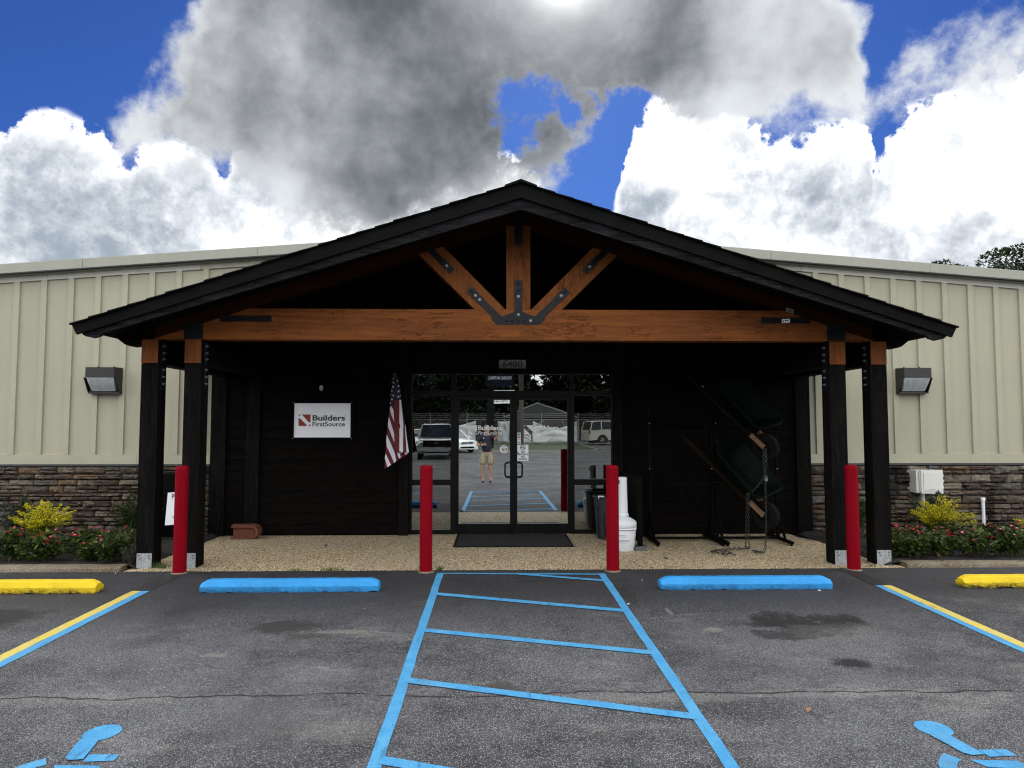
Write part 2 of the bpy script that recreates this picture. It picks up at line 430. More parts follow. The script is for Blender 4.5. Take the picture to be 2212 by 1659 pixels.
def m_stone():
    m, g = material('ledgestone'); c = g.coord(); oi = g.node('ShaderNodeObjectInfo')
    r = g.out(oi, 'Random'); w = g.out(oi, 'Color')
    pal = g.node('ShaderNodeValToRGB', {0: r}); cr = pal.color_ramp; cr.interpolation = 'CONSTANT'
    cols = [tuple(k*0.82 for k in q) for q in [(0.230,0.180,0.128),(0.140,0.105,0.078),(0.300,0.255,0.190),(0.165,0.112,0.082),(0.245,0.160,0.092),(0.185,0.165,0.140),(0.110,0.080,0.060),(0.330,0.285,0.215),(0.180,0.122,0.100),(0.270,0.225,0.160)]]
    while len(cr.elements) < len(cols): cr.elements.new(0.5)
    for i, (e, k) in enumerate(zip(cr.elements, cols)): e.position = i/len(cols); e.color = k + (1,)
    cc = g.vec('ADD', c, g.vec('SCALE', g.comb(5, 9, 7), scale=r*11.0))
    n1 = g.noise(g.scale(cc, (1.0, 1.0, 2.2)), 9.0, 7.0, 0.68); n2 = g.noise(cc, 45.0, 5.0, 0.7)
    col = g.mix(g.step(n1, 0.30, 0.60), (0.018,0.015,0.012), g.out(pal))
    col = g.mix(g.step(n1, 0.56, 0.72)*0.65, col, (0.50,0.45,0.36))
    col = g.mix(0.35, col, g.mix(n2, (0.12,0.12,0.12), (0.9,0.9,0.9)), 'OVERLAY')
    # black lichen weeping down the veneer
    wp = g.out(g.node('ShaderNodeNewGeometry'), 0)
    li = g.step(g.noise(g.scale(wp, (1.0, 1.0, 0.6)), 1.5, 5.0, 0.6), 0.54, 0.66)
    col = g.mix(li*0.85, col, (0.010,0.009,0.008))
    finish(g, col, 0.85, g.bump(n1*0.8 + n2*0.25, 0.9, 0.025), spec=0.3)
    return m
M['stone'] = m_stone()
def m_traffic(name, base, worn, low, chips=0.5):
    """thick traffic paint on concrete, scuffed, mould and chips along the foot"""
    m, g = material(name); c = g.coord(); x, y, z = g.sep(c)
    n = g.noise(c, 16.0, 6.0, 0.7); n2 = g.noise(c, 4.0, 5.0, 0.6); n3 = g.noise(g.scale(c, (1, 1, 3.0)), 40.0, 5.0, 0.7)
    col = g.mix(g.step(n2, 0.35, 0.70), tuple(k*0.86 for k in base), base)
    col = g.mix(g.step(n3, 0.60, 0.68)*0.45, col, worn)
    mold = g.noise(g.scale(c, (1.0, 1.0, 2.5)), 22.0, 7.0, 0.78); drift = g.noise(c, 1.7, 3.0)
    foot = g.step(z + (mold - 0.5)*0.22 + (drift - 0.5)*0.10, -0.010, 0.060, 1.0, 0.0)
    col = g.mix(foot*low, col, (0.014,0.014,0.012))
    rub = g.noise(g.scale(c, (0.35, 1, 1)), 11.0, 7.0, 0.78)
    col = g.mix(g.step(rub, 0.54, 0.66)*0.42, col, tuple(k*0.40 for k in base))
    chip = g.step(g.noise(c, 13.0, 7.0, 0.76), 0.665, 0.680)
    col = g.mix(chip*chips*1.6, col, (0.11,0.108,0.10))
    fine = g.noise(g.scale(c, (0.6, 1, 1)), 55.0, 5.0, 0.8)
    col = g.mix(g.step(fine, 0.62, 0.70)*0.4, col, tuple(k*0.25 for k in base))
    finish(g, col, 0.6, g.bump(n*0.6 + n3*0.4, 0.6, 0.008), spec=0.2)
    return m
M['stop_yellow'] = m_traffic('yellow_stop_paint', (0.66,0.47,0.014), (0.38,0.25,0.015), 0.95)
M['stop_blue'] = m_traffic('blue_stop_paint', (0.030,0.255,0.58), (0.015,0.13,0.34), 0.55)
def m_line(name, base, pale):
    m, g = material(name); c = g.out(g.node('ShaderNodeNewGeometry'), 0)
    n = g.noise(c, 5.0, 6.0, 0.7); sp = g.noise(c, 90.0, 4.0, 0.75); sc = g.noise(g.scale(c, (1, 0.18, 1)), 22.0, 6.0, 0.7)
    col = g.mix(g.step(n, 0.38, 0.68), base, pale)
    col = g.mix(g.step(sc, 0.54, 0.70)*0.65, col, tuple(k*0.45 for k in base))
    tyre = g.noise(g.scale(c, (0.5, 0.25, 1)), 3.2, 6.0, 0.7)
    col = g.mix(g.step(tyre, 0.54, 0.72)*0.45, col, (0.09,0.13,0.17))
    col = g.mix(g.step(sp, 0.58, 0.65)*0.8, col, (0.035,0.035,0.038))
    finish(g, col, 0.65, g.bump(g.noise(c, 130.0, 3.0, 0.7), 0.5, 0.006), spec=0.3)
    return m
M['line_blue'] = m_line('blue_line_paint', (0.042,0.235,0.46), (0.075,0.290,0.49))
M['line_yellow'] = m_line('yellow_line_paint', (0.55,0.42,0.06), (0.48,0.41,0.14))
M['line_black'] = plain('black_out_paint', (0.016,0.016,0.018), 0.5, 0, 0.3, 20.0, 0.3, 130)
def m_red():
    m, g = material('red_bollard_sleeve'); c = g.coord(); x, y, z = g.sep(c)
    n = g.noise(c, 7.0, 5.0, 0.6); s = g.noise(g.scale(c, (1, 1, 0.08)), 30.0, 5.0, 0.6)
    col = g.mix(n, (0.150,0.0007,0.005), (0.200,0.0012,0.008))
    col = g.mix(g.step(s, 0.56, 0.70)*0.5, col, (0.09,0.002,0.006))
    sc_ = g.noise(g.scale(c, (1, 1, 0.4)), 60.0, 6.0, 0.75)
    col = g.mix(g.step(sc_, 0.66, 0.70)*0.6*g.step(z, 0.75, 0.25), col, (0.10,0.07,0.06))
    ft = g.step(z + (n - 0.5)*0.06, 0.0, 0.03, 1.0, 0.0)
    col = g.mix(ft*g.step(g.noise(c, 40.0, 4.0), 0.45, 0.6), col, (0.22,0.19,0.16))
    finish(g, col, 0.55, g.bump(g.noise(c, 40.0, 4.0, 0.6), 0.08, 0.004), spec=0.05)
    return m
M['red'] = m_red()
def m_asphalt():
    m, g = material('worn_asphalt'); c = g.coord(); x, y, z = g.sep(c)
    flat = g.comb(x, y, 0.0)
    big = g.noise(flat, 0.55, 5.0, 0.6); mid = g.noise(flat, 2.6, 6.0, 0.65)
    # fresher, darker seal coat along the building
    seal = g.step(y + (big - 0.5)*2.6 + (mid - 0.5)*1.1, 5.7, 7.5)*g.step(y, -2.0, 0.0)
    peb = g.voro(flat, 125.0, 'Color'); pv = g.sep(peb)[0]
    pd = g.voro(flat, 125.0); pd2 = g.voro(flat, 230.0, 'Color'); pv2 = g.sep(pd2)[1]
    grit = g.noise(flat, 60.0, 4.0, 0.7)
    light = g.step(pv + (mid - 0.5)*0.7, 0.60, 0.86)*g.step(pd, 0.28, 0.52, 1.0, 0.0)
    light2 = g.step(pv2 + (big - 0.5)*0.8, 0.80, 0.93)
    base = g.mix(g.step(mid*0.55 + big*0.45, 0.36, 0.62), (0.026,0.0265,0.0305), (0.078,0.079,0.087))
    base = g.mix(g.step(grit, 0.35, 0.68), g.mix(0.58, base, (0.008,0.008,0.009)), base)
    col = g.mix(light*0.85, base, (0.33,0.33,0.335))
    col = g.mix(light2*0.60, col, (0.27,0.275,0.285))
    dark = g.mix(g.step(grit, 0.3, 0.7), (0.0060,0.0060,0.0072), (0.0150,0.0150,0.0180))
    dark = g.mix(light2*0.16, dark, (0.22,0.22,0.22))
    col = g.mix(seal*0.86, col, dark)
    # pale scuffs where the binder has worn away
    pale = g.step(g.noise(g.comb(x*0.7, y*1.6, 3.0), 1.3, 5.0, 0.65), 0.55, 0.72)*(1.0 - seal)
    col = g.mix(pale*g.step(pv2*0.5 + grit, 0.5, 0.95)*0.5, col, (0.34,0.325,0.29))
    fleck = g.noise(flat, 11.0, 5.0, 0.7)
    # oil drips and tyre scuffs, each with its own outline
    def blot(px, py, rx, ry, amt, colr, n=mid):
        nonlocal col
        dd = ((x - px)*(1.0/rx)).pow(2.0)
        ee = ((y - py)*(1.0/ry)).pow(2.0)
        r = (dd + ee) + (n - 0.5)*3.6 + (grit - 0.5)*2.2 + (fleck - 0.5)*1.6
        k_ = g.step(r, 0.35, 1.05, 1.0, 0.0)*amt
        if colr[0] > 0.2: k_ = k_*g.step(pv2*0.5 + grit, 0.50, 0.95)
        col = g.mix(k_, col, colr)
    oil = (0.007,0.0065,0.006)
    for a in ((2.72,6.25,0.55,0.36,0.95,oil),(2.45,5.95,0.34,0.18,0.75,oil),(2.62,5.25,0.17,0.13,0.98,oil),(-1.80,6.20,0.32,0.22,0.88,(0.022,0.019,0.016)),(-1.55,5.98,0.22,0.08,0.55,(0.03,0.022,0.016)),
              (0.06,4.86,0.22,0.10,0.75,(0.035,0.033,0.03)),(-4.5,6.55,0.5,0.30,0.8,oil),(-2.75,7.1,0.5,0.5,0.35,oil),(-2.85,6.2,0.25,0.7,0.22,oil),(1.35,7.2,0.10,0.35,0.5,oil),(4.9,6.1,0.5,0.25,0.4,oil),
              (-1.3,4.35,0.45,0.3,0.35,(0.07,0.068,0.062)),(3.4,5.2,0.6,0.35,0.3,oil)): blot(*a)
    chalk = (0.26,0.25,0.22)
    for a in ((1.86,6.08,0.13,0.07,0.7,chalk),(-2.13,5.53,0.13,0.05,0.7,chalk),(-1.25,6.10,0.25,0.05,0.55,chalk),(1.0,4.66,0.8,0.10,0.40,chalk),(2.3,4.70,0.9,0.09,0.40,chalk),(-2.6,4.72,0.8,0.12,0.35,chalk),(-0.9,4.25,0.3,0.2,0.4,chalk),(1.62,6.65,0.03,0.16,0.6,chalk),(2.9,6.0,0.5,0.25,0.25,chalk)): blot(*a)
    # the long crack across the bays, and a seam by the porch
    wv = (g.noise(g.comb(x, 0.0, 1.5), 0.9, 3.0, 0.6) - 0.5)*0.34 + (g.noise(g.comb(x, y, 0.5), 14.0, 4.0, 0.65) - 0.5)*0.05
    cr = (y - 4.74 - wv).abs()
    ck = g.step(cr, 0.004, 0.014, 1.0, 0.0)*g.step(g.noise(g.comb(x, 0.0, 8.0), 3.0, 2.0), 0.36, 0.48)
    seam = (y - 7.86 - (g.noise(g.comb(x, 0.0, 4.5), 1.4, 3.0) - 0.5)*0.05).abs()
    sk = g.step(seam, 0.005, 0.04, 1.0, 0.0)*0.65
    branch = (x - 0.05 - (g.noise(g.comb(0.0, y, 2.5), 1.8, 4.0, 0.7) - 0.5)*1.4).abs()
    bk = g.step(branch, 0.002, 0.007, 1.0, 0.0)*g.step(y, 4.2, 4.6)*g.step(y, 4.9, 5.0, 1.0, 0.0)*0.8
    col = g.mix(ck.max(sk).max(bk), col, (0.012,0.012,0.012))
    h = (0.55 - pd)*0.7*(1.0 - seal*0.7) + grit*0.5 - ck*1.5
    finish(g, col, g.step(grit, 0.2, 0.8, 0.72, 0.92), g.bump(h, 0.75, 0.010), spec=0.35)
    return m
M['asphalt'] = m_asphalt()
def m_pebble(name, hi, lo, sc=110.0, dirt=True, white=0.8):
    m, g = material(name); c = g.coord(); x, y, z = g.sep(c); flat = g.comb(x, y, z)
    pc = g.voro(flat, sc, 'Color'); v0, v1, v2 = g.sep(pc); pd = g.voro(flat, sc)
    col = g.mix(v0, lo, hi)
    col = g.mix(g.step(v1, 0.80, 0.9)*white, col, (0.60,0.57,0.50))
    col = g.mix(g.step(v2, 0.82, 0.9)*0.85, col, (0.10,0.065,0.035))
    col = g.mix(g.step(pd, 0.42, 0.66)*0.85, col, (0.075,0.058,0.036))
    big = g.noise(flat, 1.1, 5.0, 0.65)
    col = g.mix(g.step(big, 0.45, 0.70)*0.40, col, (0.30,0.27,0.22))
    col = g.mix(g.step(g.noise(flat, 1.9, 5.0, 0.6), 0.56, 0.74)*0.45, col, (0.24,0.145,0.055))
    if dirt: col = g.mix(g.step(g.noise(flat, 6.0, 6.0, 0.7), 0.70, 0.74)*0.8, col, (0.02,0.018,0.015))
    finish(g, col, 0.72, g.bump(0.6 - pd, 0.9, 0.008), spec=0.35)
    return m
M['pebble'] = m_pebble('exposed_aggregate', (0.88,0.71,0.44), (0.36,0.25,0.12), 60.0)
M['kerb'] = m_pebble('aggregate_kerb', (0.24,0.19,0.12), (0.10,0.075,0.045), 90.0, white=0.25)
M['soil'] = plain('bark_mulch', (0.009,0.0062,0.0042), 0.95, 0, 0.6, 22.0, 1.0, 60)
M['lawn'] = plain('short_lawn', (0.024,0.042,0.014), 0.95, 0, 0.45, 3.0, 0.8, 60)
M['kerb_plain'] = plain('concrete_kerb', (0.20,0.20,0.18), 0.85, 0, 0.2, 4.0, 0.3, 90)
def m_leaf(name, cols, tr=0.35, rough=0.5, spread=1.0):
    m, g = material(name); geo = g.node('ShaderNodeNewGeometry'); r = g.out(geo, 'Random Per Island')
    pal = g.node('ShaderNodeValToRGB', {0: r}); cr = pal.color_ramp
    while len(cr.elements) < len(cols): cr.elements.new(0.5)
    for i, (e, k) in enumerate(zip(cr.elements, cols)): e.position = i/max(1, len(cols)-1); e.color = k + (1,)
    oi = g.node('ShaderNodeObjectInfo')
    hsv = g.node('ShaderNodeHueSaturation', {'Value': g.step(g.out(oi, 'Random'), 0, 1, 0.85, 1.15, False), 'Color': g.out(pal)})
    col = g.out(hsv)
    b = g.node('ShaderNodeBsdfPrincipled', {'Base Color': col, 'Roughness': rough, 'Specular IOR Level': 0.4})
    t = g.node('ShaderNodeBsdfTranslucent', {'Color': col})
    mx = g.node('ShaderNodeMixShader', {0: tr, 1: g.out(b), 2: g.out(t)})
    g.node('ShaderNodeOutputMaterial', {'Surface': g.out(mx)})
    return m
M['vinca'] = m_leaf('vinca_leaf', [(0.008,0.022,0.005),(0.020,0.046,0.009),(0.045,0.080,0.014),(0.16,0.18,0.02)])
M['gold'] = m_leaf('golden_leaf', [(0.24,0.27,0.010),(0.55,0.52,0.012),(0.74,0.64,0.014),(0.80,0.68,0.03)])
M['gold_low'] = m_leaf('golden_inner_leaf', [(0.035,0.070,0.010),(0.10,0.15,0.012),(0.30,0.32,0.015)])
M['shrub'] = m_leaf('shrub_leaf', [(0.010,0.026,0.006),(0.026,0.058,0.010),(0.070,0.105,0.014)])
M['shrub_grey'] = m_leaf('sage_leaf', [(0.030,0.045,0.025),(0.05,0.07,0.04),(0.08,0.10,0.055)])
M['tree_leaf'] = m_leaf('tree_leaf', [(0.006,0.014,0.004),(0.011,0.023,0.006),(0.020,0.036,0.009)], 0.25)
M['dark_leaf'] = m_leaf('far_leaf', [(0.005,0.010,0.004),(0.008,0.015,0.005),(0.014,0.024,0.008)], 0.15)
M['petal_red'] = m_leaf('red_petal', [(0.42,0.004,0.014),(0.60,0.008,0.024),(0.48,0.010,0.04)], 0.3)
M['petal_pink'] = m_leaf('rose_petal', [(0.32,0.012,0.06),(0.46,0.03,0.13),(0.38,0.015,0.05)], 0.3)
M['petal_white'] = plain('petal_eye', (0.75,0.70,0.70), 0.6)
M['stem'] = plain('brown_stem', (0.050,0.034,0.022), 0.9, 0, 0.3, 20)
M['bark'] = plain('tree_bark', (0.050,0.042,0.034), 0.95, 0, 0.35, 9.0, 0.8, 30)
M['grass'] = m_leaf('grass_blade', [(0.04,0.08,0.015),(0.08,0.13,0.02),(0.13,0.16,0.04)], 0.3)
def m_glass(name, refl=0.62, tint=(0.30,0.33,0.33), fac=0.55):
    m, g = material(name); c = g.out(g.node('ShaderNodeNewGeometry'), 0)
    nr = g.bump(g.noise(c, 1.6, 2.0, 0.45), 0.022, 0.02)
    gl = g.node('ShaderNodeBsdfGlossy', {'Color': (refl*0.96, refl, refl*0.985), 'Roughness': 0.0, 'Normal': nr})
    tr = g.node('ShaderNodeBsdfTransparent', {'Color': tint})
    mx = g.node('ShaderNodeMixShader', {0: fac, 1: g.out(tr), 2: g.out(gl)})
    g.node('ShaderNodeOutputMaterial', {'Surface': g.out(mx)})
    return m
M['mirror_glass'] = m_glass('solar_mirror_glass', 0.98, (0.20,0.22,0.22), 0.58)
M['dim_glass'] = m_glass('tinted_sidelight_glass', 0.95, (0.16,0.18,0.18), 0.30)
M['car_glass'] = plain('car_window', (0.010,0.013,0.015), 0.06, 0.0, 0.0, 1.0, spec=0.9)
M['lens'] = plain('frosted_prismatic_lens', (0.42,0.45,0.46), 0.25, 0, 0.3, 14.0, 0.4, 60)
M['number_black'] = M['black_paint']
M['vinyl'] = plain('etched_white_vinyl', (0.85,0.87,0.87), 0.6, 0, 0.03)

# ------------------------------------------------------------------ ground
def gz(y):
    """the lot falls gently away from the porch and rises again towards the far verge"""
    if y >= 8.3: return 0.0
    if y >= -2.0: return -0.0155*(8.3 - y)
    if y >= -20.0: return -0.16
    if y >= -36.0: return -0.16 + 0.27*(-20.0 - y)/16.0
    return 0.11
bm = nbm()
ys = [400, 60, 14, 8.3, 6, 3, 0, -2, -8, -20, -25, -30, -36, -60, -120, -400]
xs = [-400, -60, -20, -8, -4, 0, 4, 8, 20, 60, 400]
grid = [[bm.verts.new((x, y, gz(y) - (0.05 if y > 8.5 else 0.0))) for x in xs] for y in ys]
for a, b in zip(grid, grid[1:]):
    for i in range(len(xs)-1): bm.faces.new((a[i], a[i+1], b[i+1], b[i]))
structure('asphalt_lot', bm, M['asphalt'])

SX0, SX1, SY0, SY1 = -4.30, 4.90, 8.44, 11.35
bm = nbm()      # exposed-aggregate porch floor, its corners clipped round the beds
prism(bm, [(SX0, SY0), (SX1, SY0), (SX1, 8.72), (4.80, 9.3), (4.78, 10.3), (4.60, 10.7), (4.60, SY1), (-4.18, SY1), (-4.18, 10.6), (-4.20, 9.2), (SX0, 8.72)], 'Z', -0.12, 0.003)
bevel(bm, 0.008)
structure('porch_floor', bm, M['pebble'])
for nm, x0, x1 in (('planting_bed', -14.0, -4.20), ('planting_bed', 4.72, 14.0)):
    bm = nbm()
    nx, ny = 90, 26
    vs_ = [[bm.verts.new((x0 + (x1-x0)*i/nx, 8.56 + 2.52*j/ny, 0.045 + rnd.uniform(-0.012, 0.014) - (0.05 if (i in (0,) and x0 > 0) or (i == nx and x0 < 0) else 0))) for i in range(nx+1)] for j in range(ny+1)]
    for a, b in zip(vs_, vs_[1:]):
        for i in range(nx): bm.faces.new((a[i], a[i+1], b[i+1], b[i]))
    structure(nm, bm, M['soil'])
for x0, x1 in ((-14.0, -4.34), (4.93, 14.0)):
    bm = nbm()
    n = 40
    rings = []
    for i in range(n+1):
        x = x0 + (x1-x0)*i/n
        w = [rnd.uniform(-0.006, 0.006) for _ in range(4)]
        rings.append([(x, 8.43 + w[0], -0.06), (x, 8.445 + w[1], 0.035 + w[2]), (x, 8.475 + w[0], 0.052 + w[2]), (x, 8.61 + w[3], 0.055 + w[1]*0.6), (x, 8.62, -0.06)])
    loft(bm, rings)
    structure('bed_kerb', bm, M['kerb'], shade=40)

# ------------------------------------------------------------------ painted markings
LIFT = 0.004
def marking(name, poly, m, lift=LIFT, parent=None):
    """flat paint following the fall of the lot"""
    bm = nbm()
    f = bm.faces.new([bm.verts.new((x, y, gz(y) + lift)) for x, y in poly])
    return obj(name, bm, m, parent)
aisle = thing('access_aisle_marking', 'blue hatched access aisle painted in front of the doors', 'marking')
aisle['kind'] = 'structure'
AX0, AX1, AX2, AX3 = -0.656, -0.580, 1.192, 1.270
def wob(x0, x1, y0, y1, n=22, j=0.004):
    a = [(x0 + rnd.uniform(-j, j), y0 + (y1-y0)*i/n) for i in range(n+1)]
    b = [(x1 + rnd.uniform(-j, j), y0 + (y1-y0)*i/n) for i in range(n+1)]
    return a + b[::-1]
marking('side_line', wob(AX0, AX1, 8.27, 3.20), M['line_blue'], parent=aisle)
marking('side_line', wob(AX2, AX3, 8.20, 3.20), M['line_blue'], parent=aisle)
def rung(x0, ya, x1, yb, w, n=14):
    a = [(x0 + (x1-x0)*i/n, ya + (yb-ya)*i/n + w/2 + rnd.uniform(-.003, .003)) for i in range(n+1)]
    b = [(x0 + (x1-x0)*i/n, ya + (yb-ya)*i/n - w/2 + rnd.uniform(-.003, .003)) for i in range(n+1)]
    return a + b[::-1]
for ya, yb, w in ((7.325, 6.655, 0.105), (6.118, 5.495, 0.098), (4.985, 4.350, 0.092), (3.865, 3.20, 0.088)):
    marking('hatch_line', rung(AX1 - 0.03, ya, AX2 + 0.03, yb, w), M['line_blue'], LIFT*1.6, aisle)
marking('hatch_line', rung(AX1 - 0.02, 8.235, AX2 + 0.02, 8.150, 0.055), M['line_blue'], LIFT*1.6, aisle)
marking('hatch_line', rung(0.27, 8.19, AX2 + 0.02, 7.84, 0.085), M['line_blue'], LIFT*1.9, aisle)
marking('hatch_line', rung(AX0, 3.24, AX3, 3.20, 0.09), M['line_blue'], LIFT*1.6, aisle)
for nm, segs in (('stall_line', (((-3.735, -3.640), 'line_yellow'), ((-3.640, -3.552), 'line_blue'))), ('stall_line', (((4.055, 4.135), 'line_blue'), ((4.135, 4.232), 'line_yellow')))):
    t = thing(nm, 'yellow and blue twin stall line beside the %s' % ('left blue wheel stop' if segs[0][1] == 'line_yellow' else 'right blue wheel stop'), 'marking')
    t['kind'] = 'structure'
    y1 = 7.51 if segs[0][0][0] < 0 else 7.57
    for (a, b), mk in segs: marking('paint_stripe', wob(a, b, y1, 1.9, 40), M[mk], parent=t)
    a, b = segs[0][0][0], segs[1][0][1]
    marking('blackout_stripe', wob(a, b, 8.34, y1 + 0.02, 10, 0.012), M['line_black'], parent=t)
def wheelchair(ox, oy, s, label):
    t = thing('accessible_parking_symbol', label, 'marking'); t['kind'] = 'structure'
    def P(pts): return [(ox + x*s, oy + y*s) for x, y in pts]
    head = [(0.10*math.cos(a)*1.0, 0.105*math.sin(a)) for a in [2*PI*k/20 for k in range(20)]]
    marking('symbol_head', P(head), M['line_blue'], parent=t)
    marking('symbol_back', P([(-0.075,-0.085),(0.035,-0.095),(0.075,-0.32),(0.005,-0.33),(-0.03,-0.30)]), M['line_blue'], LIFT*1.7, t)
    marking('symbol_arm', P([(0.075,-0.265),(0.235,-0.265),(0.245,-0.335),(0.088,-0.345)]), M['line_blue'], parent=t)
    marking('symbol_seat', P([(-0.04,-0.375),(0.20,-0.390),(0.235,-0.46),(0.24,-0.56),(0.165,-0.575),(0.155,-0.47),(0.0,-0.455)]), M['line_blue'], parent=t)
    marking('symbol_foot', P([(0.255,-0.60),(0.36,-0.58),(0.365,-0.645),(0.19,-0.675),(0.175,-0.60)]), M['line_blue'], parent=t)
    ring = [(0.30*math.cos(math.radians(a)), 0.30*math.sin(math.radians(a))) for a in range(122, 372, 10)]
    rin = [(0.215*math.cos(math.radians(a)), 0.215*math.sin(math.radians(a))) for a in range(122, 372, 10)]
    for i in range(0, len(ring)-1, 8):
        j = min(i+8, len(ring)-1)
        marking('symbol_wheel', P([(x+0.03, y-0.555) for x, y in ring[i:j+1] + rin[i:j+1][::-1]]), M['line_blue'], parent=t)
    return t
wheelchair(-2.245, 4.225, 1.0, 'blue wheelchair symbol painted in the left bay')
wheelchair(2.555, 4.165, 1.0, 'blue wheelchair symbol painted in the right bay')

# ------------------------------------------------------------------ main building
WY = 11.10
GX, GZ, GS = 0.30, 4.75, 0.0755
def rake_z(x): return GZ - GS*abs(x - GX)
bld = thing('store_building', 'low beige board and batten store building with ledgestone base', 'building', (0, 0, 0))
XL, XR = -13.5, 14.1
bm = nbm()      # siding sheet with its gable slope, returned round the sides
pts = [(XL, 1.09), (-4.37, 1.09), (-4.37, 3.6), (4.96, 3.6), (4.96, 1.09), (XR, 1.09), (XR, rake_z(XR)-0.10), (GX, GZ-0.10), (XL, rake_z(XL)-0.10)]
prism(bm, pts, 'Y', WY, WY+0.10)
obj('siding_panel', bm, M['siding'], bld)
bm = nbm(); box(bm, XL, XR, WY+0.10, WY+0.16, 3.55, 3.6)
box(bm, XL, XL+0.1, WY+0.1, 40, 0, rake_z(XL)-0.1); box(bm, XR-0.1, XR, WY+0.1, 40, 0, rake_z(XR)-0.1); box(bm, XL, XR, 39.9, 40, 0, 3.7)
obj('side_wall', bm, M['siding'], bld)
bm = nbm()
for sgn, xe in ((-1, XL-0.3), (1, XR+0.3)):
    prism(bm, [(GX, GZ+0.02), (xe, rake_z(xe)+0.02), (xe, rake_z(xe)-0.06), (GX, GZ-0.06)], 'Y', WY-0.13, 40.3)
obj('roof', bm, M['rake'], bld)
# metal rake fascia in lengths, shadow gap, then the peeling trim board in lengths
def slope_strip(x0, x1, dz0, dz1, y0, y1):
    bm = nbm(); prism(bm, [(x0, rake_z(x0)+dz0), (x1, rake_z(x1)+dz0), (x1, rake_z(x1)+dz1), (x0, rake_z(x0)+dz1)], 'Y', y0, y1); return bm
cuts = [XL-0.3, -9.0, -6.34, -3.68, -1.0, GX, 1.7, 4.36, 6.90, 9.45, XR+0.3]
for a, b in zip(cuts, cuts[1:]):
    obj('rake_fascia', slope_strip(a+0.003, b-0.003, 0.0, -0.135, WY-0.165, WY-0.13), M['rake'], bld)
    obj('shadow_strip', slope_strip(a+0.003, b-0.003, -0.135, -0.152, WY-0.172, WY-0.10), M['lamp_case'], bld)  # dark strip painted in for the shadow gap below the fascia
cuts = [XL, -9.6, -6.95, -4.6, -2.0, GX, 2.6, 4.9, 7.35, 10.2, XR]
for i, (a, b) in enumerate(zip(cuts, cuts[1:])):
    obj('trim_board', slope_strip(a+0.002, b-0.002, -0.165, -0.252, WY-0.032, WY-0.001), M['pale_trim' if (b <= -4.59 or a >= 4.89) else 'peeling'], bld)
obj('soffit_strip', slope_strip(XL, GX, -0.153, -0.166, WY-0.10, WY-0.002), M['siding'], bld)
obj('soffit_strip', slope_strip(GX, XR, -0.153, -0.166, WY-0.10, WY-0.002), M['siding'], bld)
xb = [-7.451 + 0.4135*k for k in range(-13, 8)] + [5.078 + 0.4175*k for k in range(0, 21)]
for x in xb:
    w = 0.088
    zt = rake_z(x + w/2) - 0.2525
    bm = nbm(); box(bm, x, x+w, WY-0.034, WY-0.0005, 1.247, zt)
    for v in bm.verts: v.co.z += (rake_z(v.co.x) - rake_z(x + w/2)) if v.co.z > 3 else 0
    obj('batten', bm, M['siding'], bld)
for a, b in ((XL, -5.49), (-5.487, -4.375), (4.965, 7.52), (7.523, XR)):
    bm = nbm(); box(bm, a, b, WY-0.036, WY-0.0005, 1.10, 1.245); bevel(bm, 0.003)
    obj('skirt_board', bm, M['siding'], bld)
for a, b in ((XL, -4.372), (4.962, XR)):
    bm = nbm(); prism(bm, [(WY+0.0, 1.098), (WY-0.055, 1.098), (WY-0.058, 1.070), (WY+0.0, 1.066)], 'X', a, b)
    obj('stone_ledge', bm, M['lamp_case'], bld)
# ledgestone: each stone its own block
def stone_variant(seed):
    r = random.Random(seed); bm = nbm()
    nx, nz = 7, 4
    fr = [[None]*(nz+1) for _ in range(nx+1)]
    for i in range(nx+1):
        for j in range(nz+1):
            e = (i in (0, nx)) or (j in (0, nz))
            x = i/nx - 0.5; z = j/nz - 0.5
            x += r.uniform(-0.03, 0.03); z += r.uniform(-0.05, 0.05)
            y = -0.5 + (r.uniform(0.10, 0.55) if e else r.uniform(-0.35, 0.28))
            fr[i][j] = bm.verts.new((x, y, z))
    for i in range(nx):
        for j in range(nz):
            bm.faces.new((fr[i][j], fr[i+1][j], fr[i+1][j+1], fr[i][j+1]))
    rim = [fr[i][0] for i in range(nx+1)] + [fr[nx][j] for j in range(1, nz+1)] + [fr[i][nz] for i in range(nx-1, -1, -1)] + [fr[0][j] for j in range(nz-1, 0, -1)]
    back = [bm.verts.new((v.co.x, 0.5, v.co.z)) for v in rim]
    for k in range(len(rim)):
        bm.faces.new((rim[k], back[k], back[(k+1) % len(rim)], rim[(k+1) % len(rim)]))
    return mesh(bm, M['stone'], 'stone', shade=50)
variants = [stone_variant(100+i) for i in range(14)]
def join_stone(bm, me, loc, sc):
    vs_ = [bm.verts.new((v.co.x*sc[0]+loc[0], v.co.y*sc[1]+loc[1], v.co.z*sc[2]+loc[2])) for v in me.vertices]
    for p in me.polygons:
        try: bm.faces.new([vs_[k] for k in (p.vertices if sc[0] > 0 else reversed(p.vertices))])
        except ValueError: pass
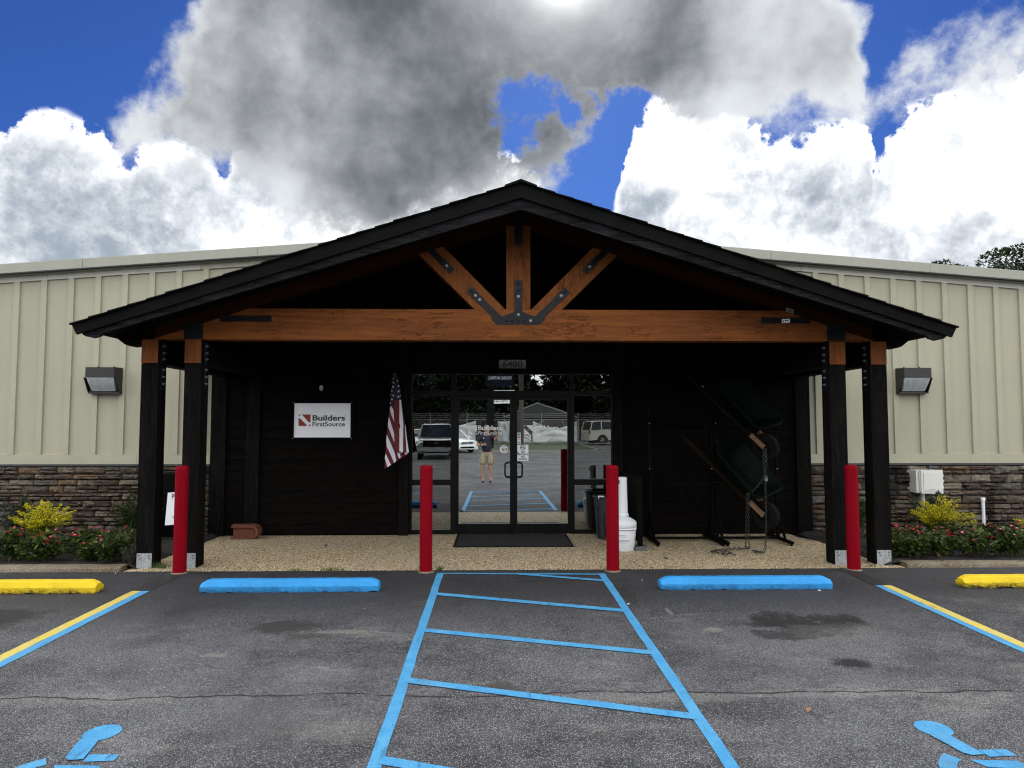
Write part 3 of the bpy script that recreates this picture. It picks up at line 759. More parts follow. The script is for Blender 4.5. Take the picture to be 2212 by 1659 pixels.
def wainscot(x0, x1, v0, v1, heights, wmin, wmax, seed):
    """courses of ledgestone from x0 to x1; v0..v1 is the stretch in plain sight"""
    bm = nbm(); box(bm, x0, x1, WY-0.012, WY+0.1, -0.05, 1.066)
    p = obj('stone_wainscot', bm, M['mortar'], bld)
    r = random.Random(seed); z = 1.060; n = 0
    far = nbm()
    def put(a, b, zt, h):
        nonlocal n
        dep = r.uniform(0.045, 0.095)
        loc = ((a+b)/2, WY - 0.012 - dep/2 + 0.01, zt - h/2); sc = [(b-a-0.012)*(-1 if r.random() < 0.5 else 1), dep, (h-0.012)]
        me = r.choice(variants)
        if b < v0 or a > v1 or zt < 0.20: join_stone(far, me, loc, sc)
        else:
            o = obj('stone', me, parent=p); o.location = loc; o.scale = sc; n += 1
    while z > -0.02:
        h = min(r.choice(heights), z + 0.05)
        x = x0
        while x < x1:
            w = r.uniform(wmin, wmax); b = min(x + w, x1)
            if b > x1 - 0.05: b = x1
            if h > 0.10 and r.random() < 0.42:          # two thin stones stacked in one course
                k = r.uniform(0.4, 0.6); put(x, b, z, h*k); m_ = x + (b-x)*r.uniform(0.35, 0.65)
                if b - x > 0.28: put(x, m_, z-h*k, h*(1-k)); put(m_, b, z-h*k, h*(1-k))
                else: put(x, b, z-h*k, h*(1-k))
            else: put(x, b, z, h)
            x = b
        z -= h
    o = obj('stone_course', far, M['stone'], p, shade=50); o['kind'] = 'stuff'
    return n
nst = wainscot(XL, -4.372, -7.62, -4.3, (0.062, 0.072, 0.082, 0.095, 0.112), 0.15, 0.46, 5)
nst += wainscot(4.962, XR, 4.9, 8.42, (0.080, 0.098, 0.115, 0.135), 0.15, 0.44, 11)
print('stones', nst)
# dark horizontal siding under the porch, board by board
DY = 11.09
bh = 0.164
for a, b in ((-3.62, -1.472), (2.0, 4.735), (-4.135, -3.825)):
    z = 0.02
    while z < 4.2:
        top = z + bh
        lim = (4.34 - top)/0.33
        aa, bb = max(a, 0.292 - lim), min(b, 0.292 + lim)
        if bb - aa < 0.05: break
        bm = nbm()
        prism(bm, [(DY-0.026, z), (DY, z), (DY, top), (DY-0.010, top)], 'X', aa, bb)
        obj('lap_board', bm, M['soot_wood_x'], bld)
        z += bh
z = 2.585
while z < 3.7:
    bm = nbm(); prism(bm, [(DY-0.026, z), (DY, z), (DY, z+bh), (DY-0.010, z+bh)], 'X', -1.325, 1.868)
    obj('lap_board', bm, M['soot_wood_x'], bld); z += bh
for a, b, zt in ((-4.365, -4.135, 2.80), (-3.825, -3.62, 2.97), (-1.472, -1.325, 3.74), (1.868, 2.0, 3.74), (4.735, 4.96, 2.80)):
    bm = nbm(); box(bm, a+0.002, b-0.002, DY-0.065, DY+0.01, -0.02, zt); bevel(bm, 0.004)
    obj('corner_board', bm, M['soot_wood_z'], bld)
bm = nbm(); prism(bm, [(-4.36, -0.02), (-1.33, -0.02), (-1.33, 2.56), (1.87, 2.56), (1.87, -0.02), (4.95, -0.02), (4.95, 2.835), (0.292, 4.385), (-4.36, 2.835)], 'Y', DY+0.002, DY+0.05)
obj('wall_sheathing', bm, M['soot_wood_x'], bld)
bm = nbm(); box(bm, -1.325, 1.868, DY-0.035, DY+0.02, 2.525, 2.585)
obj('door_header', bm, M['soot_wood_x'], bld)
# room behind the glass
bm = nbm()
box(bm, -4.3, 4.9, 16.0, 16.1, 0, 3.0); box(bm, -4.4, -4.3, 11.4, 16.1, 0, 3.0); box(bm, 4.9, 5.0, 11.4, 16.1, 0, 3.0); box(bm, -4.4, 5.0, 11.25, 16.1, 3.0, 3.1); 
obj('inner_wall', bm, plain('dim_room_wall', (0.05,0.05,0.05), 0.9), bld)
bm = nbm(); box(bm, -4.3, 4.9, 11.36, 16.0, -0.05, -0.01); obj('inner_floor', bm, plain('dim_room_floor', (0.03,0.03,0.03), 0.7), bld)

# ------------------------------------------------------------------ timber porch
PX = 0.292
FY = 8.62
porch = thing('timber_entry_porch', 'dark timber gabled porch with orange stained truss over the entrance', 'porch', (0, 0, 0))
def hexbolt(x, y, z, axis='Y', r=0.013, h=0.016, parent=None, m='bolt'):
    bm = nbm()
    lathe(bm, [(r*1.45, 0.0), (r*1.45, -0.003), (r, -0.003), (r, -h*0.8), (r*0.7, -h), (r*0.5, -h), (r*0.5, -h*1.5)], 6, (0, 0, 0), axis)
    return obj('bolt', bm, M[m], parent, loc=(x, y, z))
post_x = [PX-4.445, PX-3.93, PX+3.94, PX+4.455]
PW = 0.205
for i, x in enumerate(post_x):
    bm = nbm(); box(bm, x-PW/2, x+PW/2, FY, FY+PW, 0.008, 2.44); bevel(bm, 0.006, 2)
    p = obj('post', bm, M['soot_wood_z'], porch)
    bm = nbm(); box(bm, x-0.088, x+0.088, FY-0.006, FY-0.001, 0.006, 0.178)
    box(bm, x-0.10, x+0.10, FY-0.006, FY+PW+0.004, 0.001, 0.007)
    sp = obj('post_base', bm, M['galv'], p)
    for bx, bz in ((-0.06, 0.15), (0.055, 0.15), (-0.05, 0.115), (0.06, 0.12)):
        hexbolt(x+bx, FY-0.006, bz, 'Y', 0.006, 0.006, p, 'steel_dark')
    # side beam laid on the post, its sawn end towards the lot
    bm = nbm(); box(bm, x-PW/2+0.002, x+PW/2-0.002, FY-0.012, 11.05, 2.443, 2.732); bevel(bm, 0.006, 2)
    sb = obj('side_beam', bm, M['dark_shaded_wood_y'], porch)  # shade painted in: the beam carries the same orange stain as its end
    bm = nbm(); box(bm, x-PW/2+0.004, x+PW/2-0.004, FY-0.016, FY-0.0125, 2.446, 2.729)
    obj('sawn_end', bm, M['orange_z'], sb)
    # bolted steel strap on the faces that look to the middle of the porch
    s = 1 if x < PX else -1
    for ss in (s, -s):
        bm = nbm(); xx = x + ss*(PW/2)
        box(bm, min(xx, xx+ss*0.008), max(xx, xx+ss*0.008), FY+0.06, FY+0.145, 2.13, 2.73); bevel(bm, 0.003)
        st = obj('steel_strap', bm, M['black_steel'], p)
        for zz in (2.20, 2.285, 2.37, 2.50, 2.575, 2.66):
            b = nbm(); lathe(b, [(0.019, 0.0), (0.019, ss*0.004), (0.013, ss*0.004), (0.013, ss*0.018), (0.007, ss*0.019), (0.007, ss*0.030)], 6, (0, 0, 0), 'X')
            obj('bolt', b, M['bolt'], p, loc=(xx+ss*0.008, FY+0.10, zz))
def chord_bot(x): return 4.205 - 0.333*abs(x)
def chord_top(x): return 4.350 - 0.330*abs(x)
# tie beam, dressed to the slope at both ends
bm = nbm()
prism(bm, [(PX-4.42, 2.735), (PX+4.42, 2.735), (PX+3.27, 3.114), (PX-3.27, 3.114)], 'Y', FY, FY+0.205); bevel(bm, 0.006, 2)
obj('tie_beam', bm, M['orange_x'], porch)
bm = nbm(); box(bm, PX-0.148, PX+0.148, FY+0.005, FY+0.20, 3.116, 4.16); bevel(bm, 0.006, 2)
obj('king_post', bm, M['orange_z'], porch)
for s in (-1, 1):
    bm = nbm()
    prism(bm, [(PX+s*0.160, 3.116), (PX+s*0.535, 3.116), (PX+s*1.222, 3.795), (PX+s*0.925, 3.894)], 'Y', FY+0.005, FY+0.20); bevel(bm, 0.006, 2)
    o = obj('diagonal_strut', bm, M['orange_z'], porch)
    # top chord with a scrolled tail
    tail = [(4.45, 2.722), (4.60, 2.668), (4.70, 2.652), (4.76, 2.672), (4.84, 2.735), (4.93, 2.748), (5.0, 2.752)]
    up = [(5.0, chord_top(5.0)), (0.0, chord_top(0.0))]
    bm = nbm()
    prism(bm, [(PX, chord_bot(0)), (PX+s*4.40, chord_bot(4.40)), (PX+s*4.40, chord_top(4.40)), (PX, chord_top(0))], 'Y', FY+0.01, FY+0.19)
    tc = obj('top_chord', bm, M['orange_shaded'], porch)
    bm = nbm()
    prism(bm, [(PX+s*4.401, chord_bot(4.40))] + [(PX+s*a, b) for a, b in tail[:-2]] + [(PX+s*4.86, chord_top(4.86)), (PX+s*4.401, chord_top(4.40))], 'Y', FY+0.008, FY+0.192)
    obj('scrolled_tail', bm, M['soot_wood_x'], tc)
    # rafters deeper under the roof
    for yy in (9.45, 10.25):
        bm = nbm()
        prism(bm, [(PX, chord_bot(0)+0.02)] + [(PX+s*a, b) for a, b in tail[:-2]] + [(PX+s*4.86, chord_top(4.86)), (PX, chord_top(0))], 'Y', yy, yy+0.09)
        obj('rafter', bm, M['soot_wood_x'], porch)
# roof deck, fascia and shingle courses
RY0, RY1 = 7.80, 11.09
HW = 4.885
def roof_z(x): return 4.410 - 0.330*abs(x)
for s in (-1, 1):
    bm = nbm()
    prism(bm, [(PX, roof_z(0)), (PX+s*HW, roof_z(HW)), (PX+s*HW, roof_z(HW)-0.05), (PX, roof_z(0)-0.058)], 'Y', RY0+0.03, RY1)
    rf = obj('roof', bm, M['dark_shaded_wood_y'], porch)
    bm = nbm(); w = HW + 0.02
    prism(bm, [(PX, roof_z(0)-0.003), (PX+s*w, roof_z(w)-0.003), (PX+s*(w-0.05), roof_z(w)-0.105), (PX, roof_z(0)-0.166)], 'Y', RY0-0.002, RY0+0.028)
    obj('fascia_band', bm, M['roof_metal'], porch)
    bm = nbm()
    prism(bm, [(PX, roof_z(0)-0.168), (PX+s*(w-0.06), roof_z(w)-0.105), (PX+s*(w-0.06), roof_z(w)-0.096), (PX, roof_z(0)-0.158)], 'Y', RY0-0.012, RY0-0.003)
    obj('fascia_lip', bm, M['roof_metal'], porch)
    cut = [0.0, 2.95, HW-0.07]
    # fascia timber in two lengths, scrolled at the eave
    for k in range(2):
        a, b = cut[k], cut[k+1]
        if k == 0: poly = [(a, roof_z(a)-0.167), (b, roof_z(b)-0.128), (b, 4.120-0.308*b), (a, 4.120-0.308*a)]
        else:
            poly = [(a+0.004, roof_z(a)-0.128), (b, roof_z(b)-0.104), (b-0.015, roof_z(b)-0.135), (b-0.05, 2.668), (b-0.13, 2.652), (b-0.20, 2.675), (b-0.24, 4.120-0.308*(b-0.24)), (a+0.004, 4.120-0.308*a)]
        bm = nbm(); prism(bm, [(PX+s*q, z) for q, z in poly], 'Y', RY0+0.030, RY0+0.075)
        o = obj('fascia_board', bm, M['fascia_wood'], porch)
        o.rotation_euler = (0, 0, 0)
    n = 24
    for k in range(n):
        a = HW + 0.035 - k*(HW+0.06)/n; b = max(a - 0.27, 0.0)
        ov = 0.030 + 0.018*((k*7) % 3)/2
        bm = nbm()
        prism(bm, [(PX+s*a, roof_z(a)+0.004), (PX+s*a, roof_z(a)+0.020 + 0.004*(k % 2)), (PX+s*b, roof_z(b)+0.008), (PX+s*b, roof_z(b)+0.001)], 'Y', RY0-ov, RY1)
        obj('shingle_course', bm, M['shingle'], rf)
bm = nbm(); prism(bm, [(PX-0.16, roof_z(0.16)+0.012), (PX, roof_z(0)+0.016), (PX+0.16, roof_z(0.16)+0.012), (PX+0.17, roof_z(0.16)+0.022), (PX, roof_z(0)+0.034), (PX-0.17, roof_z(0.16)+0.022)], 'Y', RY0-0.045, RY1)
obj('ridge_cap', bm, M['shingle'], porch)
# ornamental steel plates on the truss
def strap_outline(L, w, steps=3):
    """straight strap with the notched, rounded end used on this truss; runs +x from 0"""
    o = [(0, -w/2)]
    x = L - steps*w*0.78
    lo = []; 
    for k in range(steps):
        x1 = x + w*0.78
        lo += [(x + w*0.05, -w/2 + w*0.10), (x + w*0.13, -w/2), (x1 - w*0.13, -w/2), (x1 - w*0.02, -w/2 + w*0.13)]
        x = x1
    lo += [(L, -w*0.26), (L, w*0.26)]
    hi = [(a, -b) for a, b in lo[:-2]][::-1]
    return o + lo + hi + [(0, w/2)]
def strap(name, x, z, ang, L, w, y, parent, bolts=3, bright=()):
    pl = strap_outline(L, w)
    c, s = math.cos(ang), math.sin(ang)
    bm = nbm(); prism(bm, [(x + a*c - b*s, z + a*s + b*c) for a, b in pl], 'Y', y-0.007, y)
    o = obj(name, bm, M['black_steel'], parent)
    for k in range(bolts):
        a = L - w*0.39 - k*w*0.78
        hexbolt(x + a*c, y-0.007, z + a*s, 'Y', 0.013, 0.014, o, 'bolt' if k in bright else 'black_steel')
    return o
yb = FY - 0.001
bm = nbm()
prism(bm, [(PX-0.265, 2.928), (PX-0.06, 2.928), (PX-0.045, 2.940), (PX-0.03, 2.928), (PX+0.03, 2.928), (PX+0.045, 2.940), (PX+0.06, 2.928), (PX+0.265, 2.928), (PX+0.335, 3.000), (PX+0.210, 3.025), (PX+0.052, 3.082), (PX-0.052, 3.082), (PX-0.210, 3.025), (PX-0.335, 3.000)], 'Y', yb-0.007, yb)
gp = obj('fan_gusset_plate', bm, M['black_steel'], porch)
for k in range(5): hexbolt(PX-0.15+0.075*k, yb-0.007, 2.975, 'Y', 0.013, 0.014, gp, 'bolt' if k == 4 else 'black_steel')
hexbolt(PX, yb-0.007, 3.05, 'Y', 0.013, 0.014, gp)
strap('strap_plate', PX, 3.062, PI/2, 0.415, 0.103, yb+0.002, porch, 3, (2,))
for s in (-1, 1):
    strap('strap_plate', PX+s*0.236, 2.995, PI/2 + (PI/4+0.0)*(-s), 0.52, 0.094, yb-0.002, porch, 3, (1, 2) if s < 0 else (1,))
    strap('strap_plate', PX+s*1.135, 3.905, PI/2 + (PI/4)*(-s) + PI, 0.46, 0.085, yb+0.0035, porch, 3, (1,))
    strap('strap_plate', PX+s*3.62, 2.990, PI if s > 0 else 0.0, 0.62, 0.080, yb, porch, 3)
    bm = nbm(); x = PX + s*3.935
    box(bm, x-0.112, x+0.112, yb-0.008, yb, 2.742, 2.935); bevel(bm, 0.004)
    pl = obj('corner_plate', bm, M['black_steel'], porch)
    for dx in (-0.07, 0.07): hexbolt(x+dx, yb-0.008, 2.82, 'Y', 0.013, 0.014, pl, 'black_steel')
strap('strap_plate', PX, 4.27, -PI/2, 0.36, 0.103, yb+0.003, porch, 3)

# ------------------------------------------------------------------ glass entrance
sf = thing('glass_entrance', 'dark bronze framed glass double doors with sidelights and transom', 'entrance', (0, 0, 0))
GY = 11.20
def rail(name, x0, x1, z0, z1, parent, y0=GY-0.055, y1=GY+0.05, m='frame'):
    bm = nbm(); box(bm, x0, x1, y0, y1, z0, z1); bevel(bm, 0.004)
    return obj(name, bm, M[m], parent)
def pane(x0, x1, z0, z1, parent, m='mirror_glass', y=GY):
    bm = nbm(); box(bm, x0-0.006, x1+0.006, y-0.003, y+0.003, z0-0.006, z1+0.006)
    return obj('glass_pane', bm, M[m], parent)
FZ = 2.528
rail('frame_head', -1.34, 1.90, 2.498, FZ, sf)
for a, b in ((-1.34, -1.288), (-0.682, -0.604), (1.198, 1.257), (1.858, 1.90)):
    rail('frame_jamb', a, b, 0.0, 2.498, sf)
rail('transom_bar', -0.604, 1.198, 2.150, 2.238, sf)
for a, b in ((-1.288, -0.682), (1.257, 1.858)):
    rail('transom_bar', a, b, 2.165, 2.238, sf)
    rail('sidelight_rail', a, b, 0.76, 0.85, sf)
    rail('sill_rail', a, b, 0.004, 0.072, sf)
    pane(a, b, 0.85, 2.165, sf, 'dim_glass' if a < 0 else 'dim_glass'); pane(a, b, 0.072, 0.76, sf, 'dim_glass'); pane(a, b, 2.238, 2.498, sf, 'dim_glass')
pane(-0.604, 1.198, 2.238, 2.498, sf, 'dim_glass')
def door(x0, x1, hinge, label):
    dr = rail('door', x0, x1, 0.012, 0.160, sf, GY-0.030, GY+0.022)
    dr['label'] = label
    rail('door_stile', x0, x0+(0.045 if hinge < 0 else 0.056), 0.160, 2.147, dr, GY-0.030, GY+0.022)
    rail('door_stile', x1-(0.045 if hinge > 0 else 0.056), x1, 0.160, 2.147, dr, GY-0.030, GY+0.022)
    a, b = x0+(0.045 if hinge < 0 else 0.056), x1-(0.045 if hinge > 0 else 0.056)
    rail('top_rail', a, b, 2.095, 2.147, dr, GY-0.030, GY+0.022)
    pane(a, b, 0.160, 2.095, dr)
    # C-shaped pull
    hx = (x1 - 0.05) if hinge < 0 else (x0 + 0.05); s = -1 if hinge < 0 else 1
    tip = hx + s*0.085
    pts = [(hx, GY-0.03, 1.110), (hx, GY-0.075, 1.110)]
    pts += [(hx + s*0.045, GY-0.085, 1.110), (tip-s*0.012, GY-0.085, 1.100), (tip, GY-0.085, 1.070), (tip, GY-0.085, 0.92), (tip-s*0.012, GY-0.085, 0.892), (hx + s*0.045, GY-0.085, 0.882), (hx, GY-0.075, 0.882), (hx, GY-0.03, 0.882)]
    bm = nbm(); tube(bm, pts, 0.0125, 10); obj('pull_handle', bm, M['black_steel'], dr, shade=60)
    bm = nbm(); lathe(bm, [(0.014, -0.030), (0.014, -0.038), (0.010, -0.042)], 12, (hx + (0.02 if hinge > 0 else 0.012), GY, 1.262), 'Y')
    if hinge > 0: obj('lock_cylinder', bm, M['bolt'], dr)
    # etched company lettering on the glass
    lx = -0.422 if hinge < 0 else 0.466
    k = 0.145
    y = GY - 0.0065
    def tri(pts):
        bm = nbm(); prism(bm, [(lx + p*k, 1.694 - q*k) for p, q in pts], 'Y', y-0.001, y); return bm
    obj('logo_mark', tri([(0.22,0.0),(1.0,0.0),(1.0,0.74)]), M['vinyl'], dr)
    obj('logo_mark', tri([(0.0,0.33),(0.70,1.0),(0.0,1.0)]), M['vinyl'], dr)
    obj('logo_mark', tri([(0.0,0.0),(0.13,0.0),(0.0,0.13)]), M['vinyl'], dr)
    obj('logo_mark', tri([(0.82,1.0),(1.0,0.82),(1.0,1.0)]), M['vinyl'], dr)
    text('lettering', 'Builders', 0.098, M['vinyl'], dr, (lx+0.155, y, 1.622), bold=0.0028, width=0.385, depth=0.0006)
    text('lettering', 'FirstSource', 0.082, M['vinyl'], dr, (lx+0.155, y, 1.549), bold=0.0002, width=0.385, depth=0.0006)
door(-0.604, 0.302, -1, 'left glass door leaf'); door(0.304, 1.198, 1, 'right glass door leaf')

def flat(name, poly, y, th, m, parent=None):
    bm = nbm(); prism(bm, poly, 'Y', y-th, y); return obj(name, bm, M[m] if isinstance(m, str) else m, parent)
# stickers on the doors
t = thing('no_smoking_sign', 'white no smoking no vaping notice on the right door', 'sign', (0.447, GY-0.036, 1.14))
flat('backing', [(-0.087,0),(0.087,0),(0.087,0.25),(-0.087,0.25)], 0.0, 0.002, 'white_paint', t)
def ringpoly(r0, r1, c, n=28): return [(c[0]+r1*math.cos(2*PI*k/n), c[1]+r1*math.sin(2*PI*k/n)) for k in range(n)], [(c[0]+r0*math.cos(2*PI*k/n), c[1]+r0*math.sin(2*PI*k/n)) for k in range(n)]
bm = nbm(); cc = (0.0, 0.205)
for k in range(28):
    a0, a1 = 2*PI*k/28, 2*PI*(k+1)/28
    prism(bm, [(cc[0]+r*math.cos(a), cc[1]+r*math.sin(a)) for r, a in ((0.033,a0),(0.042,a0),(0.042,a1),(0.033,a1))], 'Y', -0.0035, -0.0021)
prism(bm, [(-0.030,0.230),(-0.025,0.235),(0.030,0.180),(0.025,0.175)], 'Y', -0.0041, -0.0036)
prism(bm, [(-0.031,0.195),(0.024,0.195),(0.024,0.208),(-0.031,0.208)], 'Y', -0.0035, -0.0021)
prism(bm, [(0.010,0.212),(0.016,0.212),(0.022,0.228),(0.014,0.232)], 'Y', -0.0035, -0.0021)
obj('prohibition_ring', bm, M['black_paint'], t)
for s, z in (('NO', 0.122), ('SMOKING', 0.086), ('NO', 0.050), ('VAPING', 0.014)):
    text('lettering', s, 0.038, M['black_paint'], t, (0, -0.003, z), bold=0.0012, align='CENTER', depth=0.0006)
t = thing('card_sticker_strip', 'narrow strip of payment card stickers above the no smoking notice', 'sticker', (0.388, GY-0.036, 1.40))
flat('backing', [(-0.026,0),(0.026,0),(0.026,0.18),(-0.026,0.18)], 0.0, 0.001, 'white_paint', t)
for z0, z1, c in ((0.135, 0.165, (0.03,0.20,0.55)), (0.095, 0.120, (0.45,0.05,0.02)), (0.074, 0.082, (0.02,0.02,0.05)), (0.040, 0.046, (0.02,0.02,0.05)), (0.012, 0.026, (0.03,0.03,0.03))):
    flat('card_patch', [(-0.018,z0),(0.018,z0),(0.018,z1),(-0.018,z1)], -0.0012, 0.0006, plain('card_print', c, 0.4, var=0.05), t)
t = thing('octagonal_security_sticker', 'white octagonal sticker with black and gold emblem on left door', 'sticker', (0.149, GY-0.036, 1.318))
flat('backing', [(0.068*math.cos(PI/8+k*PI/4), 0.068*math.sin(PI/8+k*PI/4)) for k in range(8)], 0.0, 0.001, 'white_paint', t)
bm = nbm()
outer = [(-0.048,-0.030)] + [(0.018+0.034*math.cos(math.radians(a)), -0.003+0.027*math.sin(math.radians(a))) for a in range(-90, 91, 20)] + [(-0.05,0.024)]
inner = [(-0.040,0.016)] + [(0.014+0.024*math.cos(math.radians(a)), -0.003+0.018*math.sin(math.radians(a))) for a in range(90, -91, -20)] + [(-0.036,-0.022)]
prism(bm, outer + inner, 'Y', -0.0022, -0.0012)
obj('emblem', bm, M['black_paint'], t)
flat('emblem_patch', [(-0.034,-0.018),(0.006,-0.018),(0.012,0.010),(-0.030,0.010)], -0.0012, 0.0008, plain('gold_print', (0.42,0.26,0.03), 0.4), t)
flat('print_line', [(-0.034,0.042),(0.034,0.042),(0.034,0.050),(-0.034,0.050)], -0.0012, 0.0005, 'black_paint', t)
flat('print_line', [(-0.032,-0.052),(0.032,-0.052),(0.032,-0.046),(-0.032,-0.046)], -0.0012, 0.0005, 'grey_board', t)

# ------------------------------------------------------------------ company sign and number board
t = thing('company_wall_sign', 'white company sign in a black frame on the dark siding', 'sign', (-2.662, 11.058, 1.507))
W_, H_ = 0.870, 0.529
for a in ([(-0.47,-0.035),(0.47,-0.035),(0.47,0),(-0.47,0)], [(-0.47,H_),(0.47,H_),(0.47,H_+0.03),(-0.47,H_+0.03)], [(-0.47,0),(-0.435,0),(-0.435,H_),(-0.47,H_)], [(0.435,0),(0.47,0),(0.47,H_),(0.435,H_)]):
    flat('sign_frame', a, 0.0, 0.022, 'black_steel_dull', t)
flat('sign_panel', [(-0.435,0),(0.435,0),(0.435,H_),(-0.435,H_)], -0.004, 0.006, 'white_paint', t)
px = W_/495.0
def sp(x, y): return ((x - 1080.5)*px, (553 - y)*px)
q = lambda pts: [sp(*p) for p in pts]
ys_ = -0.0105
flat('logo_mark', q([(899,351),(977,351),(977,422),(960,418)]), ys_, 0.001, 'red_paint', t)
flat('logo_mark', q([(873,351),(890,351),(873,372)]), ys_, 0.001, 'red_paint', t)
flat('logo_mark', q([(872,381),(884,386),(945,443),(941,452),(872,452)]), ys_, 0.001, 'red_paint', t)
flat('logo_mark', q([(957,452),(977,432),(977,452)]), ys_, 0.001, 'red_paint', t)
x0, z0 = sp(990, 404); text('lettering', 'Builders', 0.118, M['black_paint'], t, (x0, ys_-0.001, z0), bold=0.0032, width=285*px)
x0, z0 = sp(990, 454); text('lettering', 'FirstSource', 0.096, M['black_paint'], t, (x0, ys_-0.001, z0), bold=0.0016, width=285*px)
x0, z0 = sp(1282, 359); bm = nbm()
for k in range(12):
    a0, a1 = 2*PI*k/12, 2*PI*(k+1)/12
    prism(bm, [(x0+r*math.cos(a), z0+r*math.sin(a)) for r, a in ((0.007,a0),(0.010,a0),(0.010,a1),(0.007,a1))], 'Y', ys_-0.001, ys_)
obj('registered_mark', bm, M['black_paint'], t)
for sx in (-0.452, 0.452):
    for sz in (-0.018, H_+0.015):
        bm = nbm(); lathe(bm, [(0.007, 0), (0.007, -0.003), (0.003, -0.005)], 8, (sx, -0.022, sz), 'Y'); obj('screw', bm, M['bolt'], t)
t = thing('house_number_board', 'weathered grey board numbered 6400 above the doors', 'sign', (0.281, 11.060, 2.585))
flat('board', [(-0.210,0),(0.210,0),(0.210,0.132),(-0.210,0.132)], 0.0, 0.02, 'grey_board', t)
text('lettering', '6400', 0.128, M['black_paint'], t, (0, -0.024, 0.020), bold=0.0022, align='CENTER', width=0.315, depth=0.003)

# ------------------------------------------------------------------ wall pack lamps
def wallpack(x, z, label):
    t = thing('wall_pack_lamp', label, 'lamp', (x, WY-0.0, z), group='wall pack lamps on the beige siding')
    bm = nbm(); box(bm, -0.235, 0.235, -0.055, -0.021, 0.005, 0.395); bevel(bm, 0.008); obj('back_plate', bm, M['lamp_case'], t)
    bm = nbm(); w, w2 = 0.245, 0.215
    rings = [[(-w,-0.055,0.41),(w,-0.055,0.41),(w,-0.055,0.02),(-w,-0.055,0.02)],
             [(-w2,-0.245,0.405),(w2,-0.245,0.405),(w2,-0.245,0.255),(-w2,-0.245,0.255)]]
    loft(bm, [[(-w,-0.056,0.41),(w,-0.056,0.41),(w,-0.056,0.225),(-w,-0.056,0.225)], rings[1]]); bevel(bm, 0.007)
    obj('hood', bm, M['lamp_case'], t)
    bm = nbm()
    for s in (-1, 1): prism(bm, [(-0.056,0.225),(-0.240,0.254),(-0.125,0.045),(-0.105,0.02),(-0.056,0.02)], 'X', s*0.236-0.008, s*0.236+0.0)
    box(bm, -0.236, 0.236, -0.125, -0.056, 0.008, 0.030)
    obj('cheek_plate', bm, M['lamp_case'], t)
    bm = nbm(); n = 8; rg = []
    for k in range(n+1):
        u = k/n; rg.append([(-0.205+0.03*u, -0.232+0.115*u-0.012*math.sin(PI*u), 0.252-0.205*u), (0.205-0.03*u, -0.232+0.115*u-0.012*math.sin(PI*u), 0.252-0.205*u)])
    vv = [[bm.verts.new(p) for p in r] for r in rg]
    bk = [[bm.verts.new((p[0], -0.07, p[2])) for p in r] for r in rg]
    for i in range(n):
        bm.faces.new((vv[i][0], vv[i][1], vv[i+1][1], vv[i+1][0]))
        bm.faces.new((vv[i][0], vv[i+1][0], bk[i+1][0], bk[i][0])); bm.faces.new((vv[i][1], bk[i][1], bk[i+1][1], vv[i+1][1]))
    bm.faces.new((vv[n][0], vv[n][1], bk[n][1], bk[n][0]))
    obj('lens', bm, M['lens'], t, shade=50)
    for k in range(11):
        bm = nbm(); x_ = -0.165 + 0.033*k
        tube(bm, [(x_, -0.236, 0.235), (x_*0.94, -0.165, 0.085)], 0.0028, 5); obj('lens_rib', bm, M['lens'], t)
    for s in (-0.12, 0.13):
        bm = nbm(); lathe(bm, [(0.016, 0.0), (0.016, 0.012), (0.009, 0.014), (0.009, 0.022)], 8, (s, -0.075, 0.411)); obj('hinge_screw', bm, M['lamp_case'], t)
    return t
wallpack(-5.98, 2.17, 'bronze wall pack lamp on the siding left of the porch')
wallpack(6.60, 2.185, 'streaked bronze wall pack lamp on the siding right of the porch')
# little lantern sconces under the porch
def sconce(x, z, label):
    t = thing('porch_lantern', label, 'lantern', (x, DY-0.03, z), group='black lanterns on the dark siding')
    flat('wall_plate', [(-0.045,0.02),(0.045,0.02),(0.045,0.14),(-0.045,0.14)], 0.0, 0.02, 'black_steel_dull', t)
    bm = nbm(); box(bm, -0.085, 0.085, -0.19, -0.02, 0.150, 0.165); loft(bm, [[(-0.075,-0.18,0.165),(0.075,-0.18,0.165),(0.075,-0.03,0.165),(-0.075,-0.03,0.165)], [(-0.02,-0.12,0.195),(0.02,-0.12,0.195),(0.02,-0.09,0.195),(-0.02,-0.09,0.195)]]); obj('lantern_cap', bm, M['black_steel_dull'], t)
    bm = nbm()
    for a in (-0.06, 0.052):
        for b in (-0.165, -0.05): box(bm, a, a+0.008, b, b+0.008, 0.0, 0.15)
    box(bm, -0.065, 0.065, -0.17, -0.04, -0.008, 0.0); obj('cage', bm, M['black_steel_dull'], t)
    bm = nbm(); lathe(bm, [(0.016,0.02),(0.030,0.05),(0.032,0.085),(0.020,0.11)], 14, (0, -0.105, 0.0)); obj('bulb', bm, M['lens'], t, shade=60)
sconce(-2.665, 2.20, 'black lantern on the dark siding above the company sign')
sconce(3.235, 2.205, 'black lantern on the dark siding above the wheelbarrow racks')

